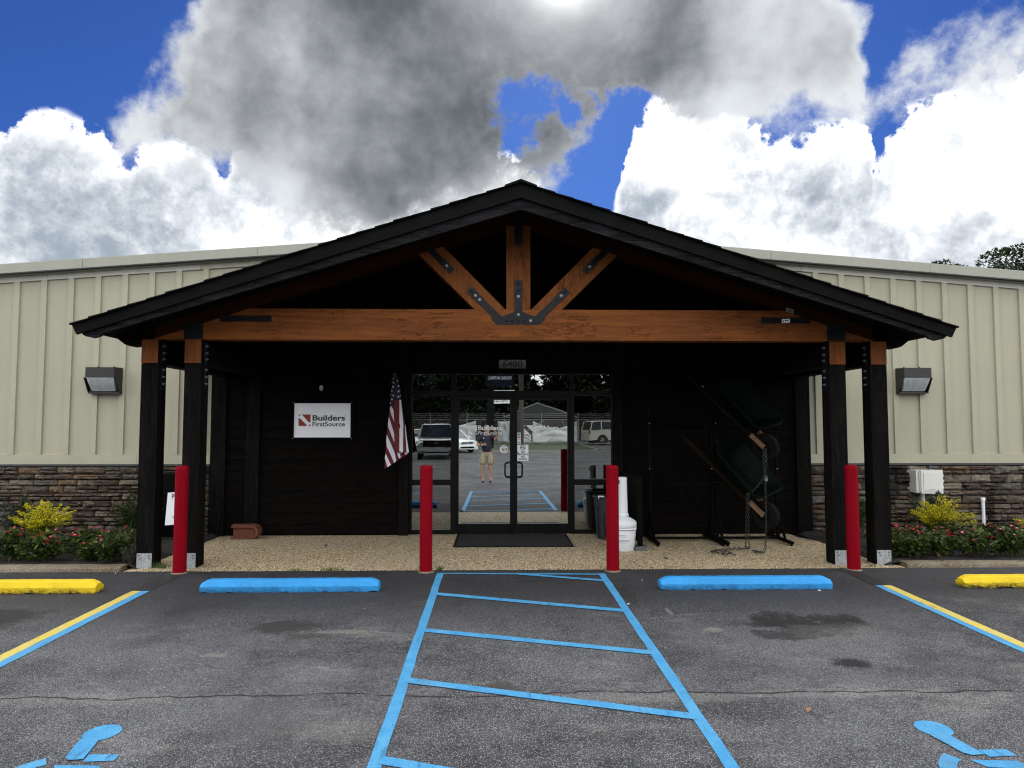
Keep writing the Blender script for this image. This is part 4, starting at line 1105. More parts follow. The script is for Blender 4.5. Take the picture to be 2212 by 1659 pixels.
# ------------------------------------------------------------------ bollards
def bollard(x, label):
    t = thing('bollard', label, 'bollard', (x, 8.345, gz(8.345)), group='red bollards along the porch edge')
    bm = nbm()
    r = 0.0735
    lathe(bm, [(r+0.001, -0.05), (r+0.001, 0.0), (r, 0.3), (r*0.995, 0.8), (r*1.0, 1.18)], 36); obj('sleeve', bm, M['red'], t, shade=50)
    bm = nbm(); lathe(bm, [(r*1.012, 1.178), (r*1.015, 1.192), (r*0.985, 1.207), (r*0.90, 1.219), (r*0.7, 1.226), (r*0.3, 1.230), (0.004, 1.231)], 36)
    obj('domed_cap', bm, M['red'], t, shade=50)
    bm = nbm(); lathe(bm, [(r+0.022, -0.02), (r+0.022, 0.002), (r+0.008, 0.012), (r*0.98, 0.014)], 28); obj('footing_ring', bm, M['kerb'], t, shade=50)
    return t
bollard(-3.617, 'red bollard in front of the left pair of porch posts')
bollard(-0.793, 'red bollard left of the glass doors')
bollard(1.385, 'red bollard beside the white ash receptacle')
bollard(4.232, 'red bollard in front of the right pair of porch posts')

# ------------------------------------------------------------------ wheel stops
def wheelstop(x0, x1, m, label, seed):
    r = random.Random(seed)
    t = thing('wheel_stop', label, 'wheel stop', ((x0+x1)/2, 7.50, gz(7.50)), group='wheel stops at the head of the bays')
    L = (x1-x0)/2; bm = nbm(); n = 44
    prof = [(-0.075, 0.0), (-0.078, 0.058), (-0.052, 0.112), (-0.040, 0.122), (0.040, 0.122), (0.052, 0.112), (0.078, 0.058), (0.075, 0.0)]
    rings = []
    for i in range(n+1):
        x = -L + 2*L*i/n; e = L - abs(x)
        k = 1.0 if e > 0.065 else 0.72 + 0.28*e/0.065
        ring = []
        for (y, z) in prof:
            jy, jz = r.uniform(-0.0022, 0.0022), r.uniform(-0.002, 0.002)
            if z == 0.0 and r.random() < 0.16: jz += r.uniform(0.004, 0.016)
            ring.append((x + (0 if z < 0.05 else 0), y*(1.0 if z < 0.06 else (0.6+0.4*k)) + jy, z*(k if z > 0.06 else 1.0) + jz))
        rings.append(ring)
    loft(bm, rings); obj('concrete_bar', bm, M[m], t, shade=18)
    for s in (-0.62, 0.62):
        bm = nbm(); lathe(bm, [(0.011, 0.121), (0.011, 0.1275), (0.005, 0.128)], 10, (s*L, 0, 0)); obj('anchor_pin', bm, M[m], t)
    return t
wheelstop(-3.010, -1.190, 'stop_blue', 'blue concrete wheel stop in the left accessible bay', 1)
wheelstop(1.735, 3.535, 'stop_blue', 'blue concrete wheel stop in the right accessible bay', 2)
wheelstop(-5.86, -4.06, 'stop_yellow', 'yellow mouldy wheel stop at the left edge', 3)
wheelstop(4.94, 6.76, 'stop_yellow', 'yellow chipped wheel stop at the right edge', 4)

# ------------------------------------------------------------------ door mat
t = thing('door_mat', 'black ribbed rubber mat before the glass doors', 'mat', (0.272, 10.56, 0.003))
bm = nbm(); prism(bm, [(-0.845,-0.60),(0.845,-0.60),(0.845,0.58),(-0.845,0.58)], 'Z', 0.0, 0.006); bevel(bm, 0.003); obj('mat_border', bm, M['rubber'], t)
bm = nbm()
for k in range(76):
    x = -0.80 + k*1.60/75
    box(bm, x-0.006, x+0.006, -0.55, 0.54, 0.006, 0.012)
o = obj('mat_rib', bm, plain('grey_carpet_rib', (0.016,0.016,0.0155), 0.9, 0, 0.3, 60.0), t); o['kind'] = 'stuff'

# ------------------------------------------------------------------ flag
fl = thing('national_flag', 'striped flag hanging limp from a staff left of the doors', 'flag', (0, 0, 0))
fr = plain('flag_red', (0.10,0.004,0.008), 0.8, 0, 0.1); fw = plain('flag_white', (0.62,0.63,0.70), 0.8, 0, 0.05); fb = plain('flag_navy', (0.005,0.006,0.016), 0.8, 0, 0.1)
def fp(x, y): return (-1.5055 + (x-310)*0.000968, 2.471 - (y-60)*0.000954)
def cloth(name, pts, y, m, tilt=0.0, xc=315, th=0.003):
    bm = nbm()
    P = [fp(*p) for p in pts]; c = fp(xc, 0)[0]
    f = bm.faces.new([bm.verts.new((a, y, b)) for a, b in P])
    bmesh.ops.triangulate(bm, faces=bm.faces[:])
    for _ in range(2): bmesh.ops.subdivide_edges(bm, edges=bm.edges[:], cuts=1, use_grid_fill=True)
    for v in bm.verts:
        v.co.y += tilt*(v.co.x-c) + 0.012*math.sin(v.co.x*42.0 + v.co.z*3.0)
    geo = bmesh.ops.extrude_face_region(bm, geom=bm.faces[:])
    bmesh.ops.translate(bm, verts=[e for e in geo['geom'] if isinstance(e, bmesh.types.BMVert)], vec=(0, th, 0))
    return obj(name, bm, m, fl)
cloth('back_fold', [(318,1200),(520,1260),(516,1332),(420,1396),(350,1434),(318,1360)], 10.735, fr)
cloth('white_stripe', [(348,1290),(402,1290),(422,1366),(386,1396),(360,1330)], 10.731, fw)
cloth('white_stripe', [(462,1290),(516,1290),(519,1316),(482,1340)], 10.731, fw)
cloth('side_fold', [(300,560),(320,560),(320,1150),(352,1430),(262,1497),(205,1532),(160,1556),(172,1330),(190,1020),(215,740),(240,572)], 10.700, fr, -0.30)
for k, pl in enumerate(([(262,568),(300,640),(312,820),(262,710),(238,632),(240,590)], [(222,740),(316,1010),(318,1150),(215,905),(208,860)], [(192,1020),(322,1300),(352,1428),(318,1466),(195,1205),(186,1110)], [(178,1315),(262,1495),(210,1530),(165,1390)])):
    cloth('white_stripe', pl, 10.696, fw, -0.30)
cloth('front_fold', [(315,475),(418,472),(436,640),(455,850),(480,870),(545,1297),(322,1297),(318,900)], 10.672, fr)
cloth('white_stripe', [(390,474),(418,472),(436,640),(456,860),(452,1100),(455,1297),(398,1297),(394,900)], 10.667, fw)
cloth('white_stripe', [(482,868),(490,880),(512,1080),(546,1297),(512,1297),(496,1080)], 10.667, fw)
cloth('canton', [(305,30),(330,20),(372,120),(398,230),(419,474),(314,477),(306,557),(242,577),(268,300),(290,120)], 10.664, fb)
def star(cx, cy, r, sq=1.0, rot=0.0):
    pts = []
    for k in range(10):
        a = math.radians(90 + 36*k) + rot; rr = r if k % 2 == 0 else r*0.42
        pts.append((cx + rr*math.cos(a)*sq, cy - rr*math.sin(a)))
    bm = nbm(); P = [fp(*p) for p in pts]
    prism(bm, P, 'Y', 10.646, 10.650); obj('star', bm, fw, fl)
for cx, cy, r, sq in ((311,72,14,0.4),(296,137,16,0.5),(282,196,17,0.4),(308,211,17,0.6),(293,270,20,0.9),(276,332,19,0.6),(300,405,20,0.9),(260,391,17,0.35),(279,465,20,0.95),(257,526,19,0.55),(363,178,17,0.6),(377,258,20,0.9),(379,343,20,0.95),(380,427,20,0.95),(399,327,18,0.3),(408,407,18,0.3)): star(cx, cy, r, sq)
bm = nbm(); tube(bm, [(-1.545, 11.05, 2.18), (-1.51, 10.70, 2.47), (-1.49, 10.52, 2.62)], 0.013, 10); obj('staff', bm, M['black_steel_dull'], fl, shade=60)
bm = nbm(); lathe(bm, [(0.004,0.0),(0.022,0.012),(0.026,0.028),(0.018,0.045),(0.003,0.052)], 14, (-1.486, 10.50, 2.62)); obj('finial', bm, M['black_steel_dull'], fl, shade=60)
bm = nbm(); box(bm, -1.575, -1.515, 11.0, 11.025, 2.12, 2.24); obj('wall_bracket', bm, M['steel_dark'], fl)

# ------------------------------------------------------------------ ash receptacle, bin, divider panel
t = thing('ash_receptacle', 'white plastic ash receptacle with tall neck beside the bollard', 'ash receptacle', (1.757, 9.72, 0.003))
ash = plain('white_moulded_plastic', (0.62,0.64,0.68), 0.5, 0, 0.06, 8.0, 0.05, 50)
bm = nbm(); lathe(bm, [(0.145,0.0),(0.150,0.006),(0.168,0.20),(0.172,0.275)], 40); obj('pail', bm, ash, t, shade=40)
bm = nbm(); lathe(bm, [(0.172,0.283),(0.184,0.288),(0.186,0.298),(0.182,0.306),(0.176,0.310)], 40); obj('rim_bead', bm, ash, t, shade=40)
bm = nbm(); lathe(bm, [(0.178,0.316),(0.183,0.322),(0.183,0.372),(0.176,0.388),(0.145,0.412),(0.095,0.440),(0.072,0.452)], 40); obj('dome', bm, ash, t, shade=40)
bm = nbm(); lathe(bm, [(0.074,0.450),(0.078,0.456),(0.078,0.486),(0.072,0.494)], 30); obj('collar', bm, ash, t, shade=40)
bm = nbm()
def flute(r, z, k=18):
    out = []
    for i in range(k*2):
        a = 2*PI*i/(k*2); rr = r*(1.0 if (i//1) % 6 else 0.90)
        out.append((rr*math.cos(a), rr*math.sin(a)*0.92, z))
    return out
loft(bm, [flute(0.066,0.490), flute(0.062,0.70), flute(0.058,0.90), flute(0.060,0.955), flute(0.057,0.978), flute(0.045,0.986)])
obj('neck', bm, ash, t, shade=30)
bm = nbm(); box(bm, -0.064, -0.050, -0.035, 0.035, 0.895, 0.945); obj('stub_slot', bm, M['black_paint'], t)
for x0, x1, z in ((-0.10,0.01,0.215),(-0.10,0.02,0.195),(-0.10,0.05,0.150),(-0.10,0.06,0.138),(-0.09,0.03,0.115)):
    bm = nbm()
    n = 8
    for k in range(n):
        a0 = -PI/2 + (x0 + (x1-x0)*k/n)/0.16; a1 = -PI/2 + (x0 + (x1-x0)*(k+0.8)/n)/0.16
        r0 = 0.152 + 0.018*z/0.2 + 0.0008
        bm.faces.new([bm.verts.new((r0*math.cos(a), r0*math.sin(a), zz)) for a, zz in ((a0,z),(a1,z),(a1,z+0.004),(a0,z+0.004))])
    obj('embossed_line', bm, M['steel_dark'], t)
t = thing('waste_bin', 'slate grey round waste bin behind the ash receptacle', 'bin', (1.775, 10.72, 0.003))
bm = nbm(); lathe(bm, [(0.225,0.0),(0.235,0.01),(0.262,0.40),(0.275,0.60)], 40); obj('bin_body', bm, M['bin_grey'], t, shade=40)
bm = nbm(); rr = [(0.275,0.600),(0.296,0.602),(0.300,0.618),(0.292,0.632),(0.276,0.634),(0.262,0.620),(0.262,0.40),(0.04,0.39)]; lathe(bm, rr, 40); obj('bin_rim', bm, M['bin_grey'], t, shade=40)
for a in (-PI*0.78, -PI*0.22):
    bm = nbm(); c, s = math.cos(a), math.sin(a)
    pts = [(0.268*math.cos(a+u), 0.268*math.sin(a+u), z) for u, z in ((-0.25,0.04),(-0.25,0.38),(-0.15,0.46),(0.0,0.49),(0.15,0.46),(0.25,0.38),(0.25,0.04))]
    pts = [(p[0]*(0.91+0.11*p[2]/0.5), p[1]*(0.91+0.11*p[2]/0.5), p[2]) for p in pts]
    tube(bm, pts, 0.010, 6); obj('moulded_rib', bm, M['bin_grey'], t, shade=60)
bm = nbm(); box(bm, -0.235, -0.15, -0.19, -0.12, 0.60, 0.645); bevel(bm, 0.012); obj('crumpled_paper', bm, M['white_paint'], t)
t = thing('divider_panel', 'black metal divider panel on a grey foot beside the ash receptacle', 'panel', (1.985, 9.66, 0.003))
bm = nbm(); box(bm, -0.032, 0.032, 0.02, 0.085, 0.05, 0.985); bevel(bm, 0.005); obj('post', bm, M['black_steel_dull'], t)
bm = nbm(); box(bm, -0.018, 0.018, 0.086, 1.33, 0.10, 0.98); bevel(bm, 0.004); obj('panel_sheet', bm, M['black_steel_dull'], t)
bm = nbm(); box(bm, -0.080, 0.080, -0.045, 0.14, 0.0, 0.055); bevel(bm, 0.008); obj('foot_block', bm, plain('grey_foot', (0.075,0.075,0.08), 0.6), t)

# ------------------------------------------------------------------ terracotta splash block
t = thing('terracotta_edging_block', 'round ended terracotta block lying by the dark siding', 'block', (-3.70, 10.78, 0.003))
pl = [(-0.21, 0.0), (0.10, 0.0)] + arc(0.10, 0.105, 0.105, -90, 90, 12) + [(-0.21, 0.21), (-0.185, 0.175), (-0.185, 0.035)]
bm = nbm(); prism(bm, pl, 'Y', -0.02, 0.10); bevel(bm, 0.006, 2, 50); obj('block_body', bm, M['terracotta'], t)
outer = [(-0.205, 0.010), (0.10, 0.010)] + arc(0.10, 0.105, 0.095, -90, 90, 12) + [(-0.205, 0.200)]
inn = [(-0.170, 0.165), (0.07, 0.165)] + arc(0.07, 0.105, 0.060, 90, -90, 12) + [(-0.17, 0.045)]
bm = nbm()
o2 = [(-0.205,0.200)] + [(0.10,0.200)] + arc(0.10,0.105,0.095,90,-90,12) + [(-0.205,0.010)]
i2 = [(-0.205,0.168)] + [(0.085,0.168)] + arc(0.085,0.105,0.063,90,-90,12) + [(-0.205,0.042)]
n = len(o2)
fv = [bm.verts.new((a, -0.060, b)) for a, b in o2]; gv = [bm.verts.new((a, -0.060, b)) for a, b in i2]
fb2 = [bm.verts.new((a, -0.0195, b)) for a, b in o2]; gb2 = [bm.verts.new((a, -0.0195, b)) for a, b in i2]
for k in range(n-1):
    bm.faces.new((fv[k], fv[k+1], gv[k+1], gv[k])); bm.faces.new((fv[k], fb2[k], fb2[k+1], fv[k+1])); bm.faces.new((gv[k], gv[k+1], gb2[k+1], gb2[k]))
bm.faces.new((fv[0], gv[0], gb2[0], fb2[0])); bm.faces.new((fv[-1], fb2[-1], gb2[-1], gv[-1]))
obj('raised_lip', bm, M['terracotta'], t)

# ------------------------------------------------------------------ things on the stone walls
t = thing('utility_box', 'pale grey hinged utility box on conduit against the right stone wall', 'box', (6.72, 11.035, 0.655))
bm = nbm(); box(bm, -0.205, 0.175, -0.185, 0.0, 0.0, 0.345); bevel(bm, 0.012, 2); obj('box_body', bm, M['box_grey'], t)
bm = nbm(); box(bm, -0.150, 0.190, -0.225, -0.186, -0.008, 0.352); bevel(bm, 0.014, 2); obj('box_lid', bm, M['box_grey'], t)
bm = nbm(); box(bm, -0.115, 0.155, -0.233, -0.2255, 0.03, 0.315); bevel(bm, 0.004); obj('lid_panel', bm, M['box_grey'], t)
for k in range(9):
    bm = nbm(); lathe(bm, [(0.012,0.0),(0.012,0.028)], 8, (-0.158, -0.200, 0.03+0.035*k)); obj('hinge_knuckle', bm, M['box_grey'], t)
for z in (0.07, 0.16, 0.25):
    bm = nbm(); box(bm, 0.185, 0.203, -0.222, -0.17, z, z+0.035); bevel(bm, 0.004); obj('latch', bm, M['box_grey'], t)
for z in (0.04, 0.30):
    bm = nbm(); box(bm, -0.245, -0.2, -0.015, -0.005, z, z+0.035); obj('mounting_ear', bm, M['galv'], t)
bm = nbm(); box(bm, -0.04, 0.06, -0.2355, -0.2335, 0.045, 0.062); obj('torn_label', bm, M['lens'], t)
bm = nbm(); tube(bm, [(-0.06, -0.10, 0.0), (-0.06, -0.10, -0.62)], 0.030, 16); obj('conduit', bm, plain('grey_pvc', (0.48,0.49,0.49), 0.5), t, shade=60)
t = thing('garden_tap', 'blue handled tap on the stone above the utility box', 'tap', (6.80, 11.02, 1.035))
bm = nbm(); tube(bm, [(0,0.02,0),(0,-0.06,0),(-0.02,-0.09,-0.01),(-0.045,-0.10,-0.03)], 0.012, 8); obj('spout', bm, plain('brass', (0.12,0.05,0.03), 0.4, 0.7), t, shade=60)
bm = nbm(); lathe(bm, [(0.006,0.0),(0.026,0.004),(0.028,0.012),(0.010,0.016)], 12, (0.01,-0.085,0.006), 'Y'); obj('tap_wheel', bm, plain('blue_tap', (0.02,0.05,0.08), 0.4), t, shade=50)
t = thing('hose_bib', 'small black hose valve on the right stone wall', 'tap', (7.36, 11.02, 0.735))
bm = nbm(); tube(bm, [(0,0.02,0),(0,-0.07,0),(0.0,-0.09,-0.04)], 0.013, 8); tube(bm, [(-0.035,-0.06,0.02),(0.035,-0.06,0.02)], 0.008, 6); obj('valve', bm, M['black_steel_dull'], t, shade=60)
t = thing('standpipe', 'capped white standpipe in front of the right stone wall', 'pipe', (7.60, 10.92, 0.03))
bm = nbm(); tube(bm, [(0,0,-0.05),(0,0,0.515)], 0.0235, 18); obj('pipe', bm, M['pvc'], t, shade=60)
bm = nbm(); lathe(bm, [(0.030,0.492),(0.031,0.496),(0.031,0.536),(0.026,0.541)], 18); obj('pipe_cap', bm, M['pvc'], t, shade=50)
# propane notice leaning against a black cabinet, seen between the left posts
t = thing('black_cage_cabinet', 'black cabinet against the stone behind the left posts', 'cabinet', (-4.95, 10.70, 0.045))
bm = nbm(); box(bm, -0.22, 0.33, -0.05, 0.30, 0.0, 0.93); bevel(bm, 0.01); obj('cabinet_body', bm, M['black_steel_dull'], t)
bm = nbm(); box(bm, -0.20, 0.31, -0.062, -0.051, 0.04, 0.90); bevel(bm, 0.004); obj('cabinet_door', bm, M['black_steel_dull'], t)
t = thing('price_placard', 'white placard lettered in black behind the left bollard', 'sign', (-4.70, 10.33, 0.27))
me_rot = (0.0, math.radians(3), 0.0)
bm = nbm(); prism(bm, [(0.0,0.0),(0.42,0.03),(0.44,0.49),(0.03,0.462)], 'Y', -0.004, 0.0); obj('board', bm, M['white_paint'], t)
text('lettering', 'Pr', 0.105, M['black_paint'], t, (0.085, -0.0045, 0.372), bold=0.002, sx=0.72)
text('lettering', '1', 0.22, M['black_paint'], t, (0.105, -0.0045, 0.145), bold=0.003, sx=0.8)
text('lettering', 'o', 0.06, M['black_paint'], t, (0.110, -0.0045, 0.100), bold=0.002, sx=0.8)
# maker's labels left on the truss steel
t = thing('product_label', 'white printed product label on the truss plate at right', 'label', (3.60, FY-0.0095, 2.985))
flat('label_paper', [(-0.050,-0.026),(0.050,-0.022),(0.050,0.026),(-0.050,0.022)], 0.0, 0.0008, 'white_paint', t)
flat('print_block', [(-0.040,-0.014),(-0.022,-0.014),(-0.022,0.004),(-0.040,0.004)], -0.001, 0.0004, 'black_paint', t)
flat('print_line', [(-0.012,-0.004),(0.026,-0.002),(0.026,0.010),(-0.012,0.008)], -0.001, 0.0004, 'steel_dark', t)
t = thing('grimy_label', 'faded grey label stuck crookedly on the right rafter', 'label', (3.66, FY+0.008, 3.115))
c_, s_ = math.cos(-0.3), math.sin(-0.3)
flat('label_paper', [(a*c_-b*s_, a*s_+b*c_) for a, b in ((-0.052,-0.026),(0.052,-0.026),(0.052,0.026),(-0.052,0.026))], 0.0, 0.0008, plain('faded_label', (0.16,0.16,0.15), 0.8), t)
flat('print_line', [(a*c_-b*s_, a*s_+b*c_) for a, b in ((-0.04,-0.006),(0.04,-0.004),(0.04,0.004),(-0.04,0.004))], -0.001, 0.0004, 'steel_dark', t)

# ------------------------------------------------------------------ display racks and wheelbarrows
def rack(x0, x1, label, shelves):
    t = thing('display_rack', label, 'rack', ((x0+x1)/2, 10.45, 0.003), group='black steel display racks on the porch')
    h = (x1-x0)/2
    for s in (-1, 1):
        bm = nbm(); box(bm, s*h-0.020, s*h+0.020, -0.020, 0.020, 0.06, 1.95); bevel(bm, 0.003); obj('upright', bm, M['black_steel_dull'], t)
        bm = nbm(); box(bm, s*h-0.025, s*h+0.025, -0.50, 0.44, 0.022, 0.060); bevel(bm, 0.004); obj('foot_bar', bm, M['black_steel_dull'], t)
        for e in (-1, 1):
            bm = nbm(); tube(bm, [(s*h, e*0.02, 0.42), (s*h, e*0.27, 0.05)], 0.020, 4); obj('brace', bm, M['black_steel_dull'], t)
            bm = nbm(); lathe(bm, [(0.022,0.0),(0.022,0.010),(0.010,0.022)], 10, (s*h, (-0.475 if e < 0 else 0.415), 0)); obj('levelling_foot', bm, M['rubber'], t)
        for z in (1.72, 1.05):
            bm = nbm(); lathe(bm, [(0.010,-0.021),(0.010,-0.030),(0.004,-0.033)], 6, (s*h, 0, z), 'Y'); obj('bolt', bm, M['bolt'], t)
    bm = nbm(); box(bm, -h+0.026, h-0.026, -0.02, 0.02, 0.026, 0.058); obj('stretcher', bm, M['black_steel_dull'], t)
    for z in shelves:
        bm = nbm(); tube(bm, [(-h, -0.03, z), (h-0.22, -0.03, z), (h-0.10, -0.05, z-0.02), (h-0.04, -0.08, z-0.08), (h, -0.10, z-0.20)], 0.013, 8); obj('hoop_rail', bm, M['black_steel_dull'], t, shade=60)
        bm = nbm(); tube(bm, [(-h, -0.03, z-0.02), (-h+0.03, -0.12, z-0.16), (-h+0.12, -0.22, z-0.235), (h-0.02, -0.22, z-0.245), (h, -0.03, z-0.22)], 0.013, 8); obj('hoop_rail', bm, M['black_steel_dull'], t, shade=60)
        for x in (-0.10, 0.10):
            bm = nbm(); tube(bm, [(x, -0.20, z-0.24), (x+0.07, -0.30, z-0.42), (x+0.085, -0.32, z-0.46)], 0.013, 8); obj('hook_arm', bm, M['black_steel_dull'], t, shade=60)
    return t
rack(2.29, 3.205, 'empty black display rack beside the divider panel', (1.84, 1.065))
rack(3.275, 4.180, 'black display rack loaded with the wheelbarrows', (1.84, 1.065))
def wheelbarrow(loc, label, axis, side):
    t = thing('wheelbarrow', label, 'wheelbarrow', loc, group='green wheelbarrows chained to the rack')
    X = Vector(axis).normalized(); Yv = Vector(side); Yv = (Yv - X*Yv.dot(X)).normalized(); Z = X.cross(Yv)
    t.matrix_world = Matrix.Translation(loc) @ Matrix((X, Yv, Z)).transposed().to_4x4()
    def rr(lx, rx, w, z, r=0.12, n=5):
        out = []
        for cx_, cy_, a in ((rx-r, w-r, 0), (lx+r, w-r, 90), (lx+r, -w+r, 180), (rx-r, -w+r, 270)):
            for k in range(n+1):
                q = math.radians(a + 90*k/n); out.append((cx_ + r*math.cos(q), cy_ + r*math.sin(q), z))
        return out
    bm = nbm(); rings = [rr(-0.30, 0.26, 0.18, 0.0), rr(-0.42, 0.33, 0.27, 0.14), rr(-0.52, 0.38, 0.34, 0.25), rr(-0.505, 0.37, 0.33, 0.25), rr(-0.41, 0.32, 0.262, 0.145), rr(-0.29, 0.25, 0.172, 0.008)]
    loft(bm, rings); obj('tray', bm, M['green_enamel'], t, shade=40)
    bm = nbm(); p = rr(-0.525, 0.385, 0.345, 0.252); tube(bm, p + [p[0]], 0.011, 6, False); obj('rolled_rim', bm, M['green_enamel'], t, shade=60)
    for s in (-1, 1):
        bm = nbm(); a, b = Vector((-0.66, s*0.075, -0.03)), Vector((0.88, s*0.29, -0.05))
        dv = (b-a).normalized(); nv = Vector((0, 0, 1)); w = dv.cross(nv)
        loft(bm, [[tuple(p + w*u*0.022 + nv*v*0.026) for u, v in ((-1,-1),(1,-1),(1,1),(-1,1))] for p in (a+(b-a)*0.16, b)]); hd = obj('handle', bm, M['handle_shaded'], t)
        bm = nbm(); loft(bm, [[tuple(p + w*u*0.022 + nv*v*0.026) for u, v in ((-1,-1),(1,-1),(1,1),(-1,1))] for p in (a, a+(b-a)*0.159)]); obj('lit_end', bm, M['handle_wood'], hd)  # same timber as the shaft, coloured as the part that catches light
        bm = nbm(); tube(bm, [(0.22, s*0.20, -0.05), (0.26, s*0.22, -0.30), (0.16, s*0.22, -0.31), (-0.02, s*0.17, -0.05)], 0.011, 6); obj('leg', bm, M['black_steel_dull'], t, shade=60)
    bm = nbm(); lathe(bm, [(0.10,-0.045),(0.185,-0.042),(0.198,-0.02),(0.198,0.02),(0.185,0.042),(0.10,0.045)], 28, (-0.66, 0, -0.05), 'Y'); wh = obj('wheel', bm, M['rubber'], t, shade=50)
    bm = nbm(); lathe(bm, [(0.02,-0.048),(0.10,-0.046),(0.10,0.046),(0.02,0.048)], 20, (-0.66, 0, -0.05), 'Y'); obj('hub', bm, M['green_enamel'], wh, shade=50)
    bm = nbm(); tube(bm, [(-0.66,-0.10,-0.05),(-0.66,0.10,-0.05)], 0.009, 6); obj('axle', bm, M['bolt'], t)
    return t
wheelbarrow((3.41, 9.99, 0.99), 'lower green wheelbarrow hung wheel down on the rack', (-0.51, 0.43, 0.74), (-0.777, -0.594, -0.190))
wheelbarrow((3.53, 10.24, 1.91), 'upper green wheelbarrow hung wheel down on the rack', (-0.51, 0.43, 0.74), (-0.777, -0.594, -0.190))
def chain(label, path, seed=1, pitch=0.030):
    r = random.Random(seed)
    P = [Vector(p) for p in path]; pts = []
    for a, b in zip(P, P[1:]):
        n = max(1, int((b-a).length/pitch))
        for k in range(n): pts.append((a + (b-a)*((k+0.5)/n), (b-a).normalized()))
    bm = nbm()
    for i, (p, dv) in enumerate(pts):
        u = dv.cross(Vector((0.3, 1, 0.2))).normalized(); w = dv.cross(u)
        if i % 2: u = w
        if p.z < 0.04: p = p + Vector((r.uniform(-.01,.01), r.uniform(-.01,.01), r.uniform(0,.02)))
        ring = [tuple(p + dv*math.cos(2*PI*k/8)*0.021 + u*math.sin(2*PI*k/8)*0.012) for k in range(8)]
        tube(bm, ring + ring[:1], 0.0040, 4, False)
    return tag(obj('security_chain', bm, M['chain'], shade=60), label, 'chain', 'chains on the wheelbarrow rack')
chain('chain hanging straight to the floor from the upper wheelbarrow', [(3.605,9.40,1.384),(3.612,9.40,1.22),(3.603,9.40,1.057),(3.598,9.38,0.60),(3.585,9.36,0.25),(3.56,9.33,0.022),(3.50,9.38,0.02),(3.43,9.45,0.02),(3.50,9.42,0.02),(3.54,9.36,0.02)], 1)
chain('doubled chain looped between padlock and upper handles', [(3.625,9.41,1.384),(3.630,9.41,1.20),(3.606,9.405,1.05),(3.585,9.405,1.20),(3.590,9.405,1.36)], 2)
chain('chain drawn slantwise from padlock to the lower handles', [(3.600,9.395,1.02),(3.52,9.42,0.90),(3.44,9.45,0.80),(3.40,9.46,0.775)], 3)
chain('chain falling from the lower handles and snaking over the floor', [(3.40,9.46,0.775),(3.415,9.52,0.45),(3.44,9.60,0.15),(3.46,9.63,0.022),(3.30,9.64,0.02),(3.05,9.58,0.02),(2.90,9.47,0.02),(2.87,9.42,0.02),(2.95,9.36,0.02),(3.08,9.42,0.02),(3.12,9.36,0.02),(2.98,9.31,0.02),(2.96,9.26,0.02),(3.08,9.18,0.02),(3.12,9.14,0.02)], 4)
chain('slack chain strand beside the lower handles', [(3.385,9.46,0.78),(3.39,9.53,0.45),(3.40,9.60,0.12),(3.405,9.62,0.02)], 5)
t = thing('padlock', 'small steel padlock joining the chains', 'padlock', (3.612, 9.385, 0.955))
bm = nbm(); box(bm, -0.020, 0.020, -0.009, 0.009, 0.0, 0.038); bevel(bm, 0.004); obj('lock_body', bm, M['bolt'], t)
bm = nbm(); tube(bm, [(-0.013,0,0.036)] + [(0.013*math.cos(math.radians(180-k*22.5)), 0, 0.056+0.014*math.sin(math.radians(k*22.5))) for k in range(9)] + [(0.013,0,0.036)], 0.0035, 6); obj('shackle', bm, M['bolt'], t, shade=60)

# ------------------------------------------------------------------ plants
def leaf(bm, p, dv, up, L, W, fold=0.25):
    dv = dv.normalized(); s = dv.cross(up)
    if s.length < 1e-4: s = Vector((1, 0, 0))
    s.normalize(); n = s.cross(dv)
    a = bm.verts.new(p); b = bm.verts.new(p + dv*L*0.45 + s*W*0.5 + n*W*fold); c = bm.verts.new(p + dv*L - n*W*fold*0.3); e = bm.verts.new(p + dv*L*0.45 - s*W*0.5 + n*W*fold)
    bm.faces.new((a, b, c)); bm.faces.new((a, c, e))
def rv(r): 
    while True:
        v = Vector((r.uniform(-1,1), r.uniform(-1,1), r.uniform(-1,1)))
        if 0.05 < v.length < 1: return v
def vinca_mesh(seed, R=0.27, H=0.31, n=520):
    r = random.Random(seed); bm = nbm(); bs = nbm()
    for k in range(20):
        a = r.uniform(0, 2*PI); q = r.uniform(0.1, 0.95)*R; h = H*r.uniform(0.55, 1.0)*(1-0.35*(q/R)**2)
        tip = Vector((q*math.cos(a), q*math.sin(a), h)); base = Vector((tip.x*0.25, tip.y*0.25, 0))
        tube(bs, [base, base.lerp(tip, 0.5) + Vector((0, 0, 0.01)), tip], 0.0035, 4)
        for j in range(n//20):
            u = r.uniform(0.25, 1.03); p = base.lerp(tip, u) + Vector((r.uniform(-.02,.02), r.uniform(-.02,.02), 0))
            dv = Vector((r.uniform(-1,1), r.uniform(-1,1), r.uniform(-0.45, 0.55))) + Vector((tip.x, tip.y, 0))*2.0
            leaf(bm, p, dv, Vector((0,0,1)), r.uniform(0.055, 0.095), r.uniform(0.028, 0.045))
    return mesh(bm, M['vinca'], 'vinca_foliage'), mesh(bs, M['stem'], 'vinca_stem')
def flower_mesh(m, seed):
    bm = nbm(); r = random.Random(seed)
    for k in range(5):
        a = 2*PI*k/5; c, s = math.cos(a), math.sin(a); c2, s2 = math.cos(a+0.5), math.sin(a+0.5); c3, s3 = math.cos(a-0.5), math.sin(a-0.5)
        R = 0.024
        v = [bm.verts.new(p) for p in ((0,0,0), (c3*R*0.75, s3*R*0.75, 0.005), (c*R, s*R, 0.002), (c2*R*0.75, s2*R*0.75, 0.005))]
        bm.faces.new((v[0], v[1], v[2])); bm.faces.new((v[0], v[2], v[3]))
    return mesh(bm, M[m], 'flower')
